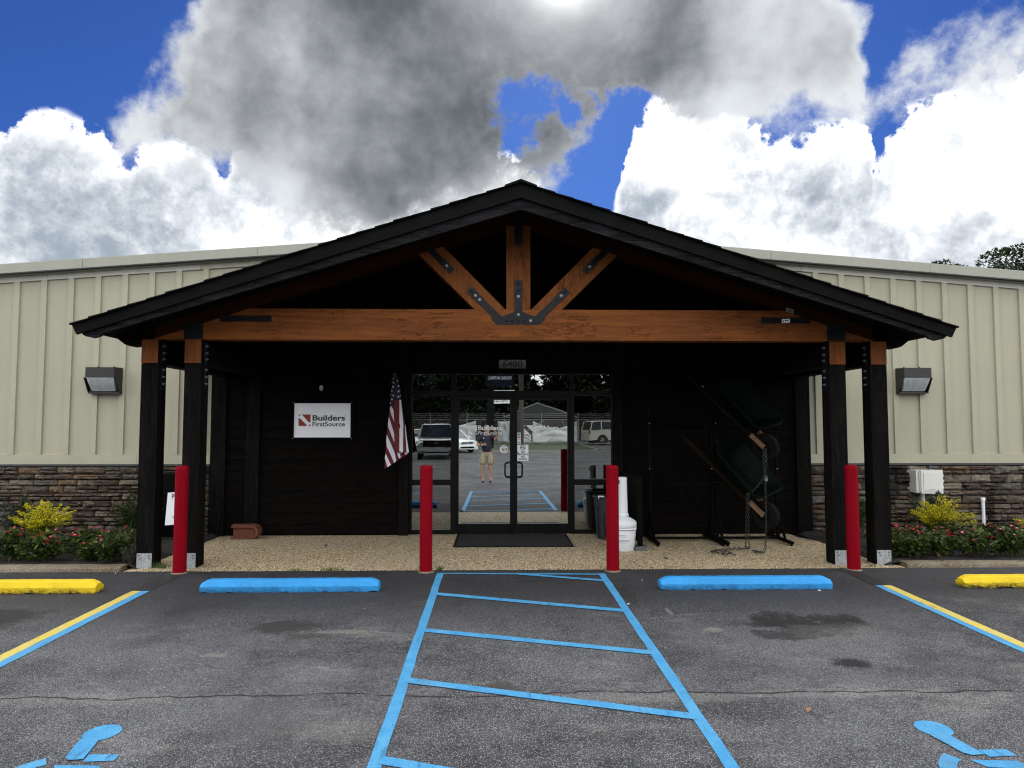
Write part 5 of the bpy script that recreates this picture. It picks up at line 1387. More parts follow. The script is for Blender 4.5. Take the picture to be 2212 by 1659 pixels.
def eye_mesh():
    bm = nbm(); lathe(bm, [(0.006,0.006),(0.003,0.008)], 7); return mesh(bm, M['petal_white'], 'flower_eye')
VM = [vinca_mesh(20+i) for i in range(4)]
FM = {'r': flower_mesh('petal_red', 1), 'p': flower_mesh('petal_pink', 2)}; EM = eye_mesh()
def vinca(x, y, label, kind, nf, seed, sc=1.0):
    r = random.Random(seed)
    t = thing('vinca_plant', label, 'plant', (x, y, 0.045), r.uniform(0, 6.28), 'flowering vincas in the planting beds')
    t.scale = (sc, sc, sc*r.uniform(0.92, 1.10))
    f, s = VM[seed % 4]
    obj('foliage', f, parent=t); obj('stem', s, parent=t)
    for k in range(nf):
        a = r.uniform(0, 2*PI); q = 0.24*math.sqrt(r.random())*0.95; h = 0.30*(1-0.45*(q/0.24)**2) + r.uniform(-0.01, 0.035)
        o = obj('flower', FM[kind], parent=t, loc=(q*math.cos(a), q*math.sin(a), h), rot=(r.uniform(-0.7, 0.7), r.uniform(-0.7, 0.7), r.uniform(0, 6)))
        o.scale = (r.uniform(0.8, 1.15),)*3
        if kind == 'p' or r.random() < 0.35: obj('flower_eye', EM, parent=o)
ORD = ['nearest the left porch post', 'second from the left porch post', 'third from the left porch post', 'fourth from the left porch post', 'fifth from the left porch post']
for i, x in enumerate((-4.62, -5.04, -5.47, -5.90, -6.34)):
    vinca(x, 8.86 + 0.04*(i % 2), 'red vinca in the front row, ' + ORD[i], 'r', 5 + (i*3) % 4, 40+i, 1.12)
for i, x in enumerate((-4.86, -5.30, -5.76, -6.22, -6.70)):
    vinca(x, 9.42 + 0.05*(i % 2), 'red vinca in the back row, ' + ORD[i], 'r', 6 + (i*2) % 4, 60+i, 1.05)
ORR = ['nearest the right porch post', 'second from the right porch post', 'third from the right porch post', 'fourth from the right porch post', 'fifth from the right porch post']
for i, x in enumerate((5.20, 5.62, 6.05, 6.48, 6.92)):
    vinca(x, 8.86 + 0.04*(i % 2), ('red' if i < 2 else 'rose pink') + ' vinca in the front row, ' + ORR[i], 'r' if i < 2 else 'p', 7 + (i*3) % 4, 80+i, 1.12)
for i, x in enumerate((5.26, 5.72, 6.18, 6.65, 7.1)):
    vinca(x, 9.42 + 0.05*(i % 2), ('red' if i < 2 else 'rose pink') + ' vinca in the back row, ' + ORR[i], 'r' if i < 2 else 'p', 8 + (i*2) % 4, 100+i, 1.1)
def spray_shrub(name, label, loc, H, R, nb, m_out, m_in, seed, leafL=0.028, lean=(0, 0), per=95):
    r = random.Random(seed)
    t = thing(name, label, 'shrub', loc)
    bo, bi, bs = nbm(), nbm(), nbm()
    for k in range(nb):
        a = r.uniform(0, 2*PI); u = math.sqrt(r.random()); tilt = u*1.15
        L = H*r.uniform(0.65, 1.08)
        tip = Vector((R*1.15*u*math.cos(a) + lean[0]*r.random(), R*0.8*u*math.sin(a) + lean[1], L*math.cos(tilt*0.78)))
        mid = Vector((tip.x*0.35, tip.y*0.35, tip.z*0.62))
        base = Vector((tip.x*0.06, tip.y*0.06, 0))
        P = [base, base.lerp(mid, 0.6), mid, mid.lerp(tip, 0.55) + Vector((0, 0, 0.02)), tip]
        tube(bs, P, [0.006, 0.005, 0.004, 0.003, 0.0015], 4)
        for j in range(per):
            s = r.uniform(0.22, 1.0); q = s*4; i0 = min(3, int(q)); p = P[i0].lerp(P[i0+1], q-i0)
            w = 0.055*(1.15 - s)
            p = p + Vector((r.gauss(0, w), r.gauss(0, w), r.gauss(0, w*0.5)))
            dv = Vector((r.uniform(-1,1), r.uniform(-1,1), r.uniform(-0.35,0.6))) + (P[i0+1]-P[i0]).normalized()*0.7
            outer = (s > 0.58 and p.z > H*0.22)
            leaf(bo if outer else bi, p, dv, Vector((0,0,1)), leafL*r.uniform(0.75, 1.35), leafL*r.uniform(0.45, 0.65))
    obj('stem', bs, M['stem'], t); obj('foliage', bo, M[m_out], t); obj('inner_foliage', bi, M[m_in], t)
    return t
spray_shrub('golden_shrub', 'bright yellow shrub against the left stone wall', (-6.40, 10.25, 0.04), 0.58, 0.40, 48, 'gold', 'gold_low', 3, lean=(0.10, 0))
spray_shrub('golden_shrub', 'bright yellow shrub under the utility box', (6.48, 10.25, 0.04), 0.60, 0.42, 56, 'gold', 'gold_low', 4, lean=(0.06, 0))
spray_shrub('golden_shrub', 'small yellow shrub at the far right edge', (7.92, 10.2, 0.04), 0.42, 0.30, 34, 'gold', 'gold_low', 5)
spray_shrub('green_shrub', 'fresh green shrub beside the outer left post', (-5.18, 10.45, 0.04), 0.74, 0.33, 50, 'shrub', 'shrub', 6, 0.032)
spray_shrub('green_shrub', 'green shrub seen between the right pair of posts', (5.28, 10.35, 0.04), 0.72, 0.30, 44, 'shrub', 'shrub', 7, 0.032)
spray_shrub('sage_shrub', 'dull sage green shrub behind the left yellow shrub', (-6.95, 10.65, 0.04), 0.60, 0.32, 26, 'shrub_grey', 'shrub_grey', 8, 0.048, per=48)
spray_shrub('sage_shrub', 'dull sage green shrub behind the right yellow shrub', (6.62, 10.70, 0.04), 0.66, 0.36, 26, 'shrub_grey', 'shrub_grey', 9, 0.048, per=48)
spray_shrub('creeping_weed', 'low weed growing over the kerb beside the left post', (-4.36, 8.70, 0.03), 0.24, 0.14, 16, 'shrub_grey', 'shrub_grey', 10, 0.02, per=36)
def tuft(x, y, label, seed, h=0.07, n=26, R=0.06):
    r = random.Random(seed); bm = nbm()
    for k in range(n):
        a = r.uniform(0, 2*PI); q = r.uniform(0, R); p = Vector((q*math.cos(a), q*math.sin(a)*0.4, 0)); hh = h*r.uniform(0.4, 1.0)
        tip = p + Vector((r.gauss(0, 0.03), r.gauss(0, 0.015), hh)); w = Vector((0.003, 0.0015, 0))
        m1 = p.lerp(tip, 0.55) + Vector((0, 0, hh*0.12))
        v = [bm.verts.new(q_) for q_ in (p-w, p+w, m1+w*0.7, tip, m1-w*0.7)]
        bm.faces.new(v)
    o = obj('grass_tuft', bm, M['grass'], loc=(x, y, gz(y) + 0.0))
    tag(o, label, 'weed', 'weeds along the porch edge')
tuft(-1.90, 8.42, 'grass tuft at the porch edge between the left bollards', 1, 0.05, 60, 0.16)
tuft(-2.32, 8.42, 'thin grass tuft at the porch edge above the blue wheel stop', 2, 0.04, 30, 0.10)
tuft(-0.64, 8.43, 'small weed at the foot of the bollard left of the doors', 3, 0.07, 22, 0.03)
tuft(-3.98, 8.62, 'weed patch between the left pair of posts', 4, 0.09, 60, 0.12)
tuft(4.52, 8.50, 'weed in the kerb joint between the right pair of posts', 5, 0.05, 24, 0.08)
def litter(name, label, x, y, m, L, W, seed, cat):
    r = random.Random(seed); bm = nbm(); p = Vector((0, 0, 0.004)); a = r.uniform(0, 6.28)
    dv = Vector((math.cos(a), math.sin(a), 0.10)); s = Vector((-dv.y, dv.x, 0))
    rows = [(0.0, 0.05), (0.3, 0.9), (0.55, 1.0), (0.85, 0.5), (1.0, 0.03)]
    lv = [[bm.verts.new(p + dv*L*u + s*W*0.5*w*k + Vector((0, 0, 0.30*W*abs(k)*w + 0.12*L*u))) for k in (-1, 0, 1)] for u, w in rows]
    for i in range(4):
        for k in range(2): bm.faces.new((lv[i][k], lv[i][k+1], lv[i+1][k+1], lv[i+1][k]))
    g2 = bmesh.ops.extrude_face_region(bm, geom=bm.faces[:]); bmesh.ops.translate(bm, verts=[e for e in g2['geom'] if isinstance(e, bmesh.types.BMVert)], vec=(0, 0, 0.001))
    tag(obj(name, bm, m, loc=(x, y, gz(y)+0.001)), label, cat)
brown = plain('dead_leaf', (0.22,0.12,0.055), 0.8); darkleaf = plain('wet_leaf', (0.03,0.022,0.016), 0.8)
litter('dead_leaf', 'curled brown leaf on the asphalt of the right bay', 1.915, 4.39, brown, 0.06, 0.03, 1, 'leaf')
litter('dead_leaf', 'brown leaf below the left blue wheel stop', -1.24, 6.73, brown, 0.05, 0.025, 2, 'leaf')
litter('dead_leaf', 'dark leaf inside the top of the hatched aisle', -0.34, 6.88, darkleaf, 0.06, 0.03, 3, 'leaf')
litter('dead_leaf', 'dark leaf on the porch floor before the company sign', -2.35, 10.05, darkleaf, 0.07, 0.05, 4, 'leaf')
litter('dead_leaf', 'dark leaf on the porch floor right of the ash receptacle', 2.20, 9.05, darkleaf, 0.09, 0.05, 5, 'leaf')
def butt(x, y, label, seed):
    bm = nbm(); a = seed*1.3; tube(bm, [(0, 0, 0.004), (0.028*math.cos(a), 0.028*math.sin(a), 0.004)], 0.004, 7)
    tag(obj('cigarette_butt', bm, M['white_paint'], loc=(x, y, gz(y)+0.001)), label, 'litter', 'cigarette butts on the asphalt')
butt(1.62, 7.84, 'cigarette butt between hatched aisle and right blue wheel stop', 1)
butt(3.38, 7.36, 'cigarette butt beside the right end of the blue wheel stop', 2)
butt(1.30, 6.9, 'cigarette butt on the right line of the hatched aisle', 3)
butt(-4.35, 8.36, 'cigarette butt by the kerb left of the left bollard', 4)

# ------------------------------------------------------------------ trees
def tree_meshes(seed, H, R, n, LL, m, trunk=0.16, low=0.35, lobes=11):
    r = random.Random(seed); bs = nbm(); bl = nbm()
    pts = [Vector((r.uniform(-.02,.02)*H*k/4, r.uniform(-.02,.02)*H*k/4, H*0.90*k/6)) for k in range(7)]
    tube(bs, pts, [trunk*(1-0.14*k) for k in range(7)], 8)
    cs = []
    for k in range(lobes):
        a = 2.4*k + r.uniform(-.4,.4); h = low + (1-low)*((k+0.5)/lobes)
        q = R*(0.72 - 0.55*abs(h-0.55)/0.5)*r.uniform(0.7, 1.15)
        c = Vector((q*math.cos(a), q*math.sin(a), H*h*0.93)); cs.append((c, R*r.uniform(0.30, 0.50)))
        b = Vector((0, 0, max(H*0.2, c.z - R*0.7)))
        tube(bs, [b, b.lerp(c, 0.5) + Vector((0, 0, R*0.08)), c], [trunk*0.42, trunk*0.28, trunk*0.10], 5)
    cs.append((Vector((0, 0, H*0.90)), R*0.34))
    tot = sum(s**2 for _, s in cs)
    for c, s in cs:
        for k in range(int(n*s*s/tot)):
            v = rv(r); v = v.normalized()*(v.length**0.4)
            p = c + Vector((v.x*s, v.y*s, v.z*s*0.78))
            dv = v + rv(r)*0.9
            leaf(bl, p, dv, Vector((0,0,1)), LL*r.uniform(0.7, 1.4), LL*r.uniform(0.5, 0.8))
    return mesh(bs, M['bark'], 'trunk'), mesh(bl, M[m], 'crown')
def tree(name, label, loc, tm, group, sc=1.0, rz=0.0):
    t = thing(name, label, 'tree', loc, rz, group); t.scale = (sc,)*3
    obj('trunk', tm[0], parent=t); obj('crown', tm[1], parent=t)
T1 = tree_meshes(1, 12.4, 2.6, 6500, 0.20, 'tree_leaf', 0.20, 0.45, 14); T2 = tree_meshes(2, 11.5, 2.0, 4200, 0.20, 'tree_leaf', 0.16, 0.5, 11)
tree('broadleaf_tree', 'tallest dark tree rising over the right end of the roof', (29.9, 40.0, 0.0), T1, 'trees behind the building', 1.0)
tree('broadleaf_tree', 'lone small tree top leftmost above the roof', (25.6, 40.0, 0.0), T2, 'trees behind the building', 1.0, 1.0)
tree('broadleaf_tree', 'rounded tree top between the other two above the roof', (27.7, 41.0, 0.0), T2, 'trees behind the building', 1.005, 2.4)
# woodland across the lot, seen reflected in the doors
T3 = tree_meshes(5, 13.0, 4.6, 5200, 0.75, 'dark_leaf', 0.28, 0.12, 16); T4 = tree_meshes(6, 11.0, 4.2, 4600, 0.75, 'dark_leaf', 0.24, 0.10, 15)
side = ['', 'first', 'second', 'third', 'fourth', 'fifth', 'sixth', 'seventh', 'eighth', 'ninth', 'tenth', 'eleventh', 'twelfth', 'thirteenth', 'fourteenth', 'fifteenth', 'sixteenth']
for i, (x, y, s, k) in enumerate(((-34,-56,1.0,0),(-27,-52,0.95,1),(-20.5,-55,1.05,0),(-14.5,-50,0.95,1),(-9,-56,1.1,0),(-4.5,-60,0.95,1),(0.4,-56,1.0,0),(3.9,-61,0.60,1),(7.4,-62,0.72,1),(9.8,-60,0.80,1),(12.6,-57,1.0,0),(18,-62,1.0,1),(24,-57,1.05,0),(31,-60,1.0,1),(38,-55,1.05,0))):
    tree('woodland_tree', '%s woodland tree counted from the left across the lot' % side[i+1], (x, y, 0.1), (T3, T4)[k], 'trees across the lot', s, i*1.7)
for i, (x, y, s) in enumerate(((-30,-49,0.5),(-24,-47,0.5),(-17,-47,0.55),(-11,-46,0.5),(-6.5,-47,0.55),(-2.3,-50,0.6),(6.2,-66,0.48),(11.5,-50,0.5),(15.5,-49,0.5),(20.5,-51,0.6),(27,-50,0.55))):
    tree('understorey_tree', '%s low bushy tree from the left behind the fence' % side[i+1], (x, y, -0.4), T4, 'bushes behind the fence', s, i*2.3)

# ------------------------------------------------------------------ across the lot
bm = nbm(); prism(bm, [(-1.0,-24.6),(6.4,-24.6),(7.0,-26.0),(7.0,-44.0),(-60,-44.0),(-60,-33.0),(-6.0,-33.0),(-1.2,-30.0)], 'Z', -0.3, 0.0)
for v in bm.verts: v.co.z = (gz(v.co.y) + 0.10) if v.co.z > -0.1 else -0.3
structure('grass_verge', bm, M['lawn'])
bm = nbm(); pk = [(-1.1,-24.5),(6.45,-24.5),(7.12,-26.0),(7.12,-44.0)]
for a, b in zip(pk, pk[1:]):
    n = Vector((b[1]-a[1], a[0]-b[0])).normalized()*0.14
    vv = [bm.verts.new((p[0]+q*n.x, p[1]+q*n.y, gz(p[1])+z)) for p in (a, b) for q, z in ((0,-0.1),(0,0.13),(1,0.13),(1,-0.1))]
    for f in ((0,1,5,4),(1,2,6,5),(2,3,7,6),(0,3,2,1),(4,5,6,7)): bm.faces.new([vv[i] for i in f])
structure('verge_kerb', bm, M['kerb_plain'])
# chain-link fence hung with torn white windscreen
FZ0, FYF = 0.20, -35.0
fence = thing('chain_link_fence', 'chain link fence with barbed wire across the lot', 'fence', (0, FYF, FZ0))
fst = plain('fence_steel', (0.22,0.22,0.21), 0.5, 0.6)
for x in range(-18, 12, 3):
    bm = nbm(); tube(bm, [(x+0.8, 0, -0.3), (x+0.8, 0, 1.95)], 0.05, 8); tube(bm, [(x+0.8, 0, 1.95), (x+0.8, 0.12, 2.45)], 0.03, 6); obj('fence_post', bm, fst, fence, shade=60)
for z in (1.90, 0.05):
    bm = nbm(); tube(bm, [(-18.5, 0, z), (11, 0, z)], 0.030, 6); obj('fence_rail', bm, fst, fence, shade=60)
for k in range(3):
    bm = nbm(); tube(bm, [(-18.5, 0.03+0.04*k, 2.08+0.15*k), (11, 0.03+0.04*k, 2.08+0.15*k)], 0.012, 4); obj('barbed_wire', bm, fst, fence)
for x0, x1 in ((0.9, 4.0), (4.0, 6.7)):
    bm = nbm(); tube(bm, [(x0+0.2, 0.05, 0.1), (x1, 0.05, 1.8)], 0.035, 6); obj('diagonal_brace', bm, fst, fence, shade=60)
bm = nbm(); x = -18.0
while x < 10.8:
    for s in (-1, 1):
        a, b = (x, 0.0), (x + s*1.84, 1.84)
        tube(bm, [(a[0], 0.01*s, 0.06), (b[0], 0.01*s, 1.90)], 0.007, 3, False)
    x += 0.22
o = obj('chain_link', bm, fst, fence); o['kind'] = 'stuff'
tarp_m = plain('white_windscreen_cloth', (0.40,0.42,0.43), 0.8, 0, 0.12, 2.0)
def tarp(x0, x1, ztop, sag, label, seed):
    bm = nbm(); n, mm = 26, 14
    gr = []
    for i in range(n+1):
        u = i/n; top = ztop(u) - sag*math.sin(PI*u); row = []
        for j in range(mm+1):
            v = j/mm; z = 0.12 + (top-0.12)*v
            row.append(bm.verts.new((x0+(x1-x0)*u, 0.10 + 0.06*math.sin(9*u+3*v+seed) + 0.07*math.sin(14*(v-0.6*math.sin(PI*u))+seed)*v, z)))
        gr.append(row)
    for a, b in zip(gr, gr[1:]):
        for j in range(mm): bm.faces.new((a[j], b[j], b[j+1], a[j+1]))
    geo = bmesh.ops.extrude_face_region(bm, geom=bm.faces[:]); bmesh.ops.translate(bm, verts=[e for e in geo['geom'] if isinstance(e, bmesh.types.BMVert)], vec=(0, -0.01, 0))
    tag(obj('fence_windscreen', bm, tarp_m, loc=(0, FYF, FZ0), shade=180), label, 'tarp', 'white screens on the fence')
tarp(3.1, 6.7, lambda u: 1.75, 0.55, 'sagging white screen on the fence right of the sign pole', 1)
tarp(-5.2, -1.5, lambda u: 1.2 + 0.6*u, 0.15, 'torn white screen on the fence behind the silver sedan', 2)
tarp(0.3, 1.2, lambda u: 1.8, 0.05, 'narrow white screen on the fence behind the photographer', 3)
tarp(1.4, 3.0, lambda u: 0.7, 0.05, 'low white screen remnant along the fence foot', 4)
# small house beyond the fence
hs = thing('grey_roofed_house', 'low house with dark grey roof beyond the fence', 'house', (4.4, -49.5, 0.1))
bm = nbm(); box(bm, -3.0, 3.2, -4, 3.0, 0, 2.4); obj('wall', bm, plain('dark_clapboard', (0.02,0.02,0.022), 0.8), hs)
bm = nbm(); prism(bm, [(-3.4,2.3),(-3.4,2.45),(-0.2,3.75),(3.6,2.45),(3.6,2.3)], 'Y', -4.4, 3.4); obj('roof', bm, plain('grey_shingle_roof', (0.022,0.025,0.028), 0.9), hs)
for a, b in (((-3.45,2.30),(-0.2,3.68)), ((-0.2,3.68),(3.65,2.30))):
    bm = nbm(); prism(bm, [a, b, (b[0], b[1]+0.12), (a[0], a[1]+0.12)], 'Y', 3.41, 3.46); obj('barge_board', bm, plain('pale_trim', (0.12,0.12,0.12), 0.7), hs)
bm = nbm(); box(bm, -1.9, -1.6, 3.2, 3.44, 0, 2.9); obj('porch_post', bm, plain('pale_trim', (0.10,0.10,0.10), 0.7), hs)
for x in (-0.6, 1.4):
    bm = nbm(); box(bm, x, x+0.9, 3.0, 3.03, 0.9, 2.0); w = obj('window', bm, M['car_glass'], hs)
# pylon sign
pg = thing('pylon_sign', 'tall pylon sign with dark blue panel reading building materials', 'sign', (0.40, -28.0, gz(-28)))
bm = nbm(); box(bm, -0.90, -0.42, -0.24, 0.24, 0, 7.0); obj('sign_pole', bm, plain('pole_black', (0.004,0.004,0.005), 0.7, spec=0.1), pg)
navy = plain('navy_sign_face', (0.003,0.004,0.014), 0.6, spec=0.15)
bm = nbm(); box(bm, -1.0, 0.95, -0.22, 0.26, 4.45, 5.38); obj('sign_cabinet', bm, navy, pg)
bm = nbm(); box(bm, -1.0, 0.95, -0.22, 0.27, 5.39, 7.0); obj('sign_cabinet', bm, plain('pale_sign_face', (0.30,0.34,0.44), 0.4), pg)
text('lettering', 'BUILDING MATERIALS', 0.34, plain('white_letters', (0.55,0.60,0.72), 0.5), pg, (0.82, 0.265, 4.95), bold=0.004, width=1.62, rz=PI)
bm = nbm(); box(bm, -0.85, 1.05, 0.0, 0.20, 3.24, 4.2); obj('reader_board', bm, M['white_paint'], pg)
text('lettering', 'OPEN M-F 7-5', 0.22, M['black_paint'], pg, (0.55, 0.205, 3.32), bold=0.004, width=1.30, rz=PI)
text('lettering', 'SALE', 0.22, M['red_paint'], pg, (1.0, 0.205, 3.32), bold=0.004, width=0.38, rz=PI)
t = thing('utility_pole', 'dark utility pole between the pylon sign and the fence', 'pole', (1.85, -27.0, gz(-27)))
bm = nbm(); tube(bm, [(0,0,-0.2),(0,0,5),(0,0,10.5)], [0.20,0.17,0.14], 12); obj('pole_shaft', bm, M['bark'], t, shade=60)
bm = nbm(); box(bm, -1.2, 1.2, -0.06, 0.06, 9.7, 9.82); obj('cross_arm', bm, M['bark'], t)
for k in (-1.0, 1.0):
    bm = nbm(); tube(bm, [(-40, 0.3, 8.6), (-20, 0.2, 8.0)] if False else [(-45, 0, 9.9), (-22, 0, 8.7), (k, 0, 9.85)], 0.02, 4); obj('overhead_wire', bm, M['rubber'], t)
    bm = nbm(); tube(bm, [(k, 0, 9.85), (24, 0, 8.6), (48, 0, 9.6)], 0.02, 4); obj('overhead_wire', bm, M['rubber'], t)

# ------------------------------------------------------------------ vehicles across the lot
def vehicle(name, label, cat, loc, heading, spec):
    t = thing(name, label, cat, loc, math.atan2(heading[1], heading[0]))
    S_ = spec; W = S_['W']/2
    paint = S_['paint']; zc = S_['axle']
    # lower body: side outline with wheel arches, narrowed towards nose and tail
    def arch(cx_): return arc(cx_, zc, S_['arch'], 0, 180, 10)
    bottom = [(S_['nose'], S_['sill'])] + [(a, max(b, S_['sill'])) for a, b in arch(S_['fw'])] + [(a, max(b, S_['sill'])) for a, b in arch(S_['rw'])] + [(S_['tail'], S_['sill'])]
    out = bottom + S_['top']
    secs = [(-1.0, 0.0), (-0.97, 0.5), (-0.90, 1.0), (0.90, 1.0), (0.97, 0.5), (1.0, 0.0)]
    bm = nbm(); rings = []
    zmid = S_['sill'] + 0.3
    for yy, f in secs:
        ring = []
        for (a, b) in out:
            e = max(0.0, (abs(a - (S_['nose']+S_['tail'])/2)/((S_['nose']-S_['tail'])/2) - 0.72)/0.28)
            wy = W*yy*(1 - 0.10*e*e)
            ring.append((a*(1 - 0.012*(1-f)), wy*(1 - 0.05*max(0, (b - 0.75*S_['belt'])/S_['belt'])), b - 0.035*(1-f)*(1 if b > zmid else 0)))
        rings.append(ring)
    loft(bm, rings); obj('body', bm, paint, t, shade=35)
    # cabin: glass with painted roof and pillars
    x0, x1, x2, x3 = S_['cab']; zb, zr = S_['belt'], S_['roof']; wb, wt = W*0.93, W*0.76
    bm = nbm(); loft(bm, [[(x0,-wb,zb-0.03),(x3,-wb,zb-0.03),(x3,wb,zb-0.03),(x0,wb,zb-0.03)], [(x1,-wt,zr-0.05),(x2,-wt,zr-0.05),(x2,wt,zr-0.05),(x1,wt,zr-0.05)]]); obj('window_glass', bm, M['car_glass'], t)
    bm = nbm(); loft(bm, [[(x1-0.05,-wt-0.02,zr-0.06),(x2+0.05,-wt-0.02,zr-0.06),(x2+0.05,wt+0.02,zr-0.06),(x1-0.05,wt+0.02,zr-0.06)], [(x1+0.08,-wt+0.08,zr),(x2-0.10,-wt+0.08,zr),(x2-0.10,wt-0.08,zr),(x1+0.08,wt-0.08,zr)]]); bevel(bm, 0.02); obj('roof', bm, paint, t, shade=40)
    for s in (-1, 1):
        for (xa, xb) in ((x0, x1), (x3, x2)) + tuple((p, p) for p in S_['pillars']):
            bm = nbm(); tube(bm, [(xa, s*(wb+0.004), zb-0.04), (xb if xa != xb else xa*0.97+0.0, s*(wt+0.006), zr-0.05)], 0.045, 6); obj('pillar', bm, paint, t, shade=60)
        bm = nbm(); box(bm, x3-0.42, x3-0.20, s*(W+0.02), s*(W+0.20), zb+0.02, zb+0.16); bevel(bm, 0.03, 2); obj('wing_mirror', bm, paint, t, shade=50)
        # lamps
        fx = S_['nose']
        bm = nbm(); a, b, zl, hl = S_['lamp']; loft(bm, [[(fx+0.012-S_['lampset'], s*a*W, zl-hl), (fx+0.012-S_['lampset']-0.05, s*b*W, zl-hl*0.6), (fx+0.0-S_['lampset']-0.12, s*b*W, zl+hl), (fx-S_['lampset']-0.02, s*a*W, zl+hl*0.7)], [(fx-0.25, s*a*W, zl-hl), (fx-0.30, s*b*W, zl-hl*0.6), (fx-0.35, s*b*W, zl+hl), (fx-0.3, s*a*W, zl+hl*0.7)]]); obj('headlight', bm, M['lens'], t)
        bm = nbm(); box(bm, S_['tail']-0.02, S_['tail']+0.10, s*W*0.72, s*W*0.93, zb-0.30, zb-0.02); obj('tail_light', bm, plain('tail_red', (0.20,0.01,0.01), 0.3), t)
        for wx in (S_['fw'], S_['rw']):
            R = S_['wheel']
            bm = nbm(); lathe(bm, [(R*0.66, s*0.0), (R*0.96, s*0.0), (R, s*0.03), (R, s*0.20), (R*0.95, s*0.23), (R*0.66, s*0.23)], 28, (wx, s*(W-0.235), R), 'Y'); w_ = obj('wheel', bm, M['rubber'], t, shade=40)
            bm = nbm(); lathe(bm, [(R*0.67, s*0.17), (R*0.62, s*0.205), (R*0.56, s*0.18), (R*0.10, s*0.20), (R*0.08, s*0.22), (0.01, s*0.22)], 24, (wx, s*(W-0.235), R), 'Y'); obj('rim', bm, plain('alloy_rim', (0.22,0.22,0.23), 0.3, 0.8), w_, shade=40)
            for k in range(5):
                a_ = 2*PI*k/5; bm = nbm(); tube(bm, [(wx, s*(W-0.02), R), (wx+0.58*R*math.cos(a_), s*(W-0.035), R+0.58*R*math.sin(a_))], R*0.085, 6); obj('spoke', bm, plain('alloy_spoke', (0.5,0.5,0.52), 0.25, 0.8), w_)
    for nm, pl, x, m in S_['front']:
        bm = nbm(); prism(bm, pl, 'X', x, x+0.03); bevel(bm, 0.006); obj(nm, bm, m, t)
    for nm, bx_, m in S_.get('extra', ()):
        bm = nbm(); box(bm, *bx_); bevel(bm, 0.012); obj(nm, bm, m, t)
    return t
silver = plain('silver_car_paint', (0.62,0.64,0.65), 0.22, 0.15, 0.03, 2.0, coat=0.6)
slate = plain('slate_car_paint', (0.060,0.075,0.078), 0.2, 0.3, 0.05, 2.0, coat=0.8)
cream = plain('cream_car_paint', (0.52,0.50,0.45), 0.22, 0.1, 0.03, 2.0, coat=0.6)
chrome = plain('chrome', (0.62,0.63,0.64), 0.12, 1.0, 0.02)
blk = M['black_steel_dull']
def mir_y(pl): return pl
SED = dict(W=1.82, axle=0.32, arch=0.36, nose=2.38, tail=-2.38, sill=0.20, fw=1.48, rw=-1.32, belt=0.92, roof=1.46, wheel=0.32, paint=silver,
 top=[(-2.40,0.55),(-2.36,0.86),(-2.20,0.97),(-1.55,0.98),(0.95,0.93),(1.75,0.82),(2.15,0.72),(2.34,0.58),(2.40,0.42)], cab=(-1.85,-0.95,0.25,1.15), pillars=(-0.35,), lamp=(0.55,0.96,0.63,0.07), lampset=0.02,
 front=[('grille', [(-0.46,0.52),(0.46,0.52),(0.40,0.68),(-0.40,0.68)], 2.345, blk), ('grille_bar', [(-0.45,0.555),(0,0.53),(0.45,0.555),(0.45,0.575),(0,0.55),(-0.45,0.575)], 2.365, chrome), ('grille_bar', [(-0.43,0.605),(0,0.585),(0.43,0.605),(0.43,0.625),(0,0.605),(-0.43,0.625)], 2.362, chrome), ('grille_bar', [(-0.41,0.655),(0,0.64),(0.41,0.655),(0.41,0.675),(0,0.66),(-0.41,0.675)], 2.350, chrome),
  ('badge', [(0.075*math.cos(2*PI*k/16), 0.625+0.052*math.sin(2*PI*k/16)) for k in range(16)], 2.378, chrome), ('lower_intake', [(-0.52,0.26),(0.52,0.26),(0.46,0.36),(-0.46,0.36)], 2.365, blk), ('bumper_line', [(-0.8,0.40),(0.8,0.40),(0.8,0.42),(-0.8,0.42)], 2.36, silver)])
vehicle('silver_sedan', 'silver sedan parked nose out across the lot, seen in the left door', 'car', (-3.05, -25.3, gz(-25)), (0.55, 0.835), SED)
TRK = dict(W=2.02, axle=0.40, arch=0.47, nose=2.95, tail=-2.90, sill=0.36, fw=2.0, rw=-1.75, belt=1.22, roof=1.92, wheel=0.40, paint=slate,
 top=[(-2.95,0.6),(-2.95,1.25),(-1.15,1.25),(-1.10,1.22),(1.20,1.20),(2.45,1.14),(2.85,1.06),(2.96,0.9),(2.97,0.55)], cab=(-1.05,-0.85,0.45,1.30), pillars=(0.0,), lamp=(0.74,0.985,0.93,0.10), lampset=0.0,
 front=[('grille', [(-0.76,0.70),(0.76,0.70),(0.74,1.06),(-0.74,1.06)], 2.945, blk), ('badge', [(0.13*math.cos(2*PI*k/16), 0.90+0.055*math.sin(2*PI*k/16)) for k in range(16)], 2.978, plain('dark_badge', (0.05,0.05,0.06), 0.3, 0.5)),
  ('bumper', [(-1.0,0.50),(-0.62,0.50),(-0.52,0.44),(0.52,0.44),(0.62,0.50),(1.0,0.50),(1.0,0.66),(-1.0,0.66)], 2.96, plain('grey_bumper', (0.20,0.22,0.23), 0.3, 0.4)), ('lower_intake', [(-0.55,0.36),(0.55,0.36),(0.5,0.435),(-0.5,0.435)], 2.95, blk)])
vehicle('pickup_truck', 'dark slate pickup truck parked facing the store, seen in the left sidelight', 'truck', (-3.30, -18.2, gz(-18)), (0.08, 1.0), TRK)
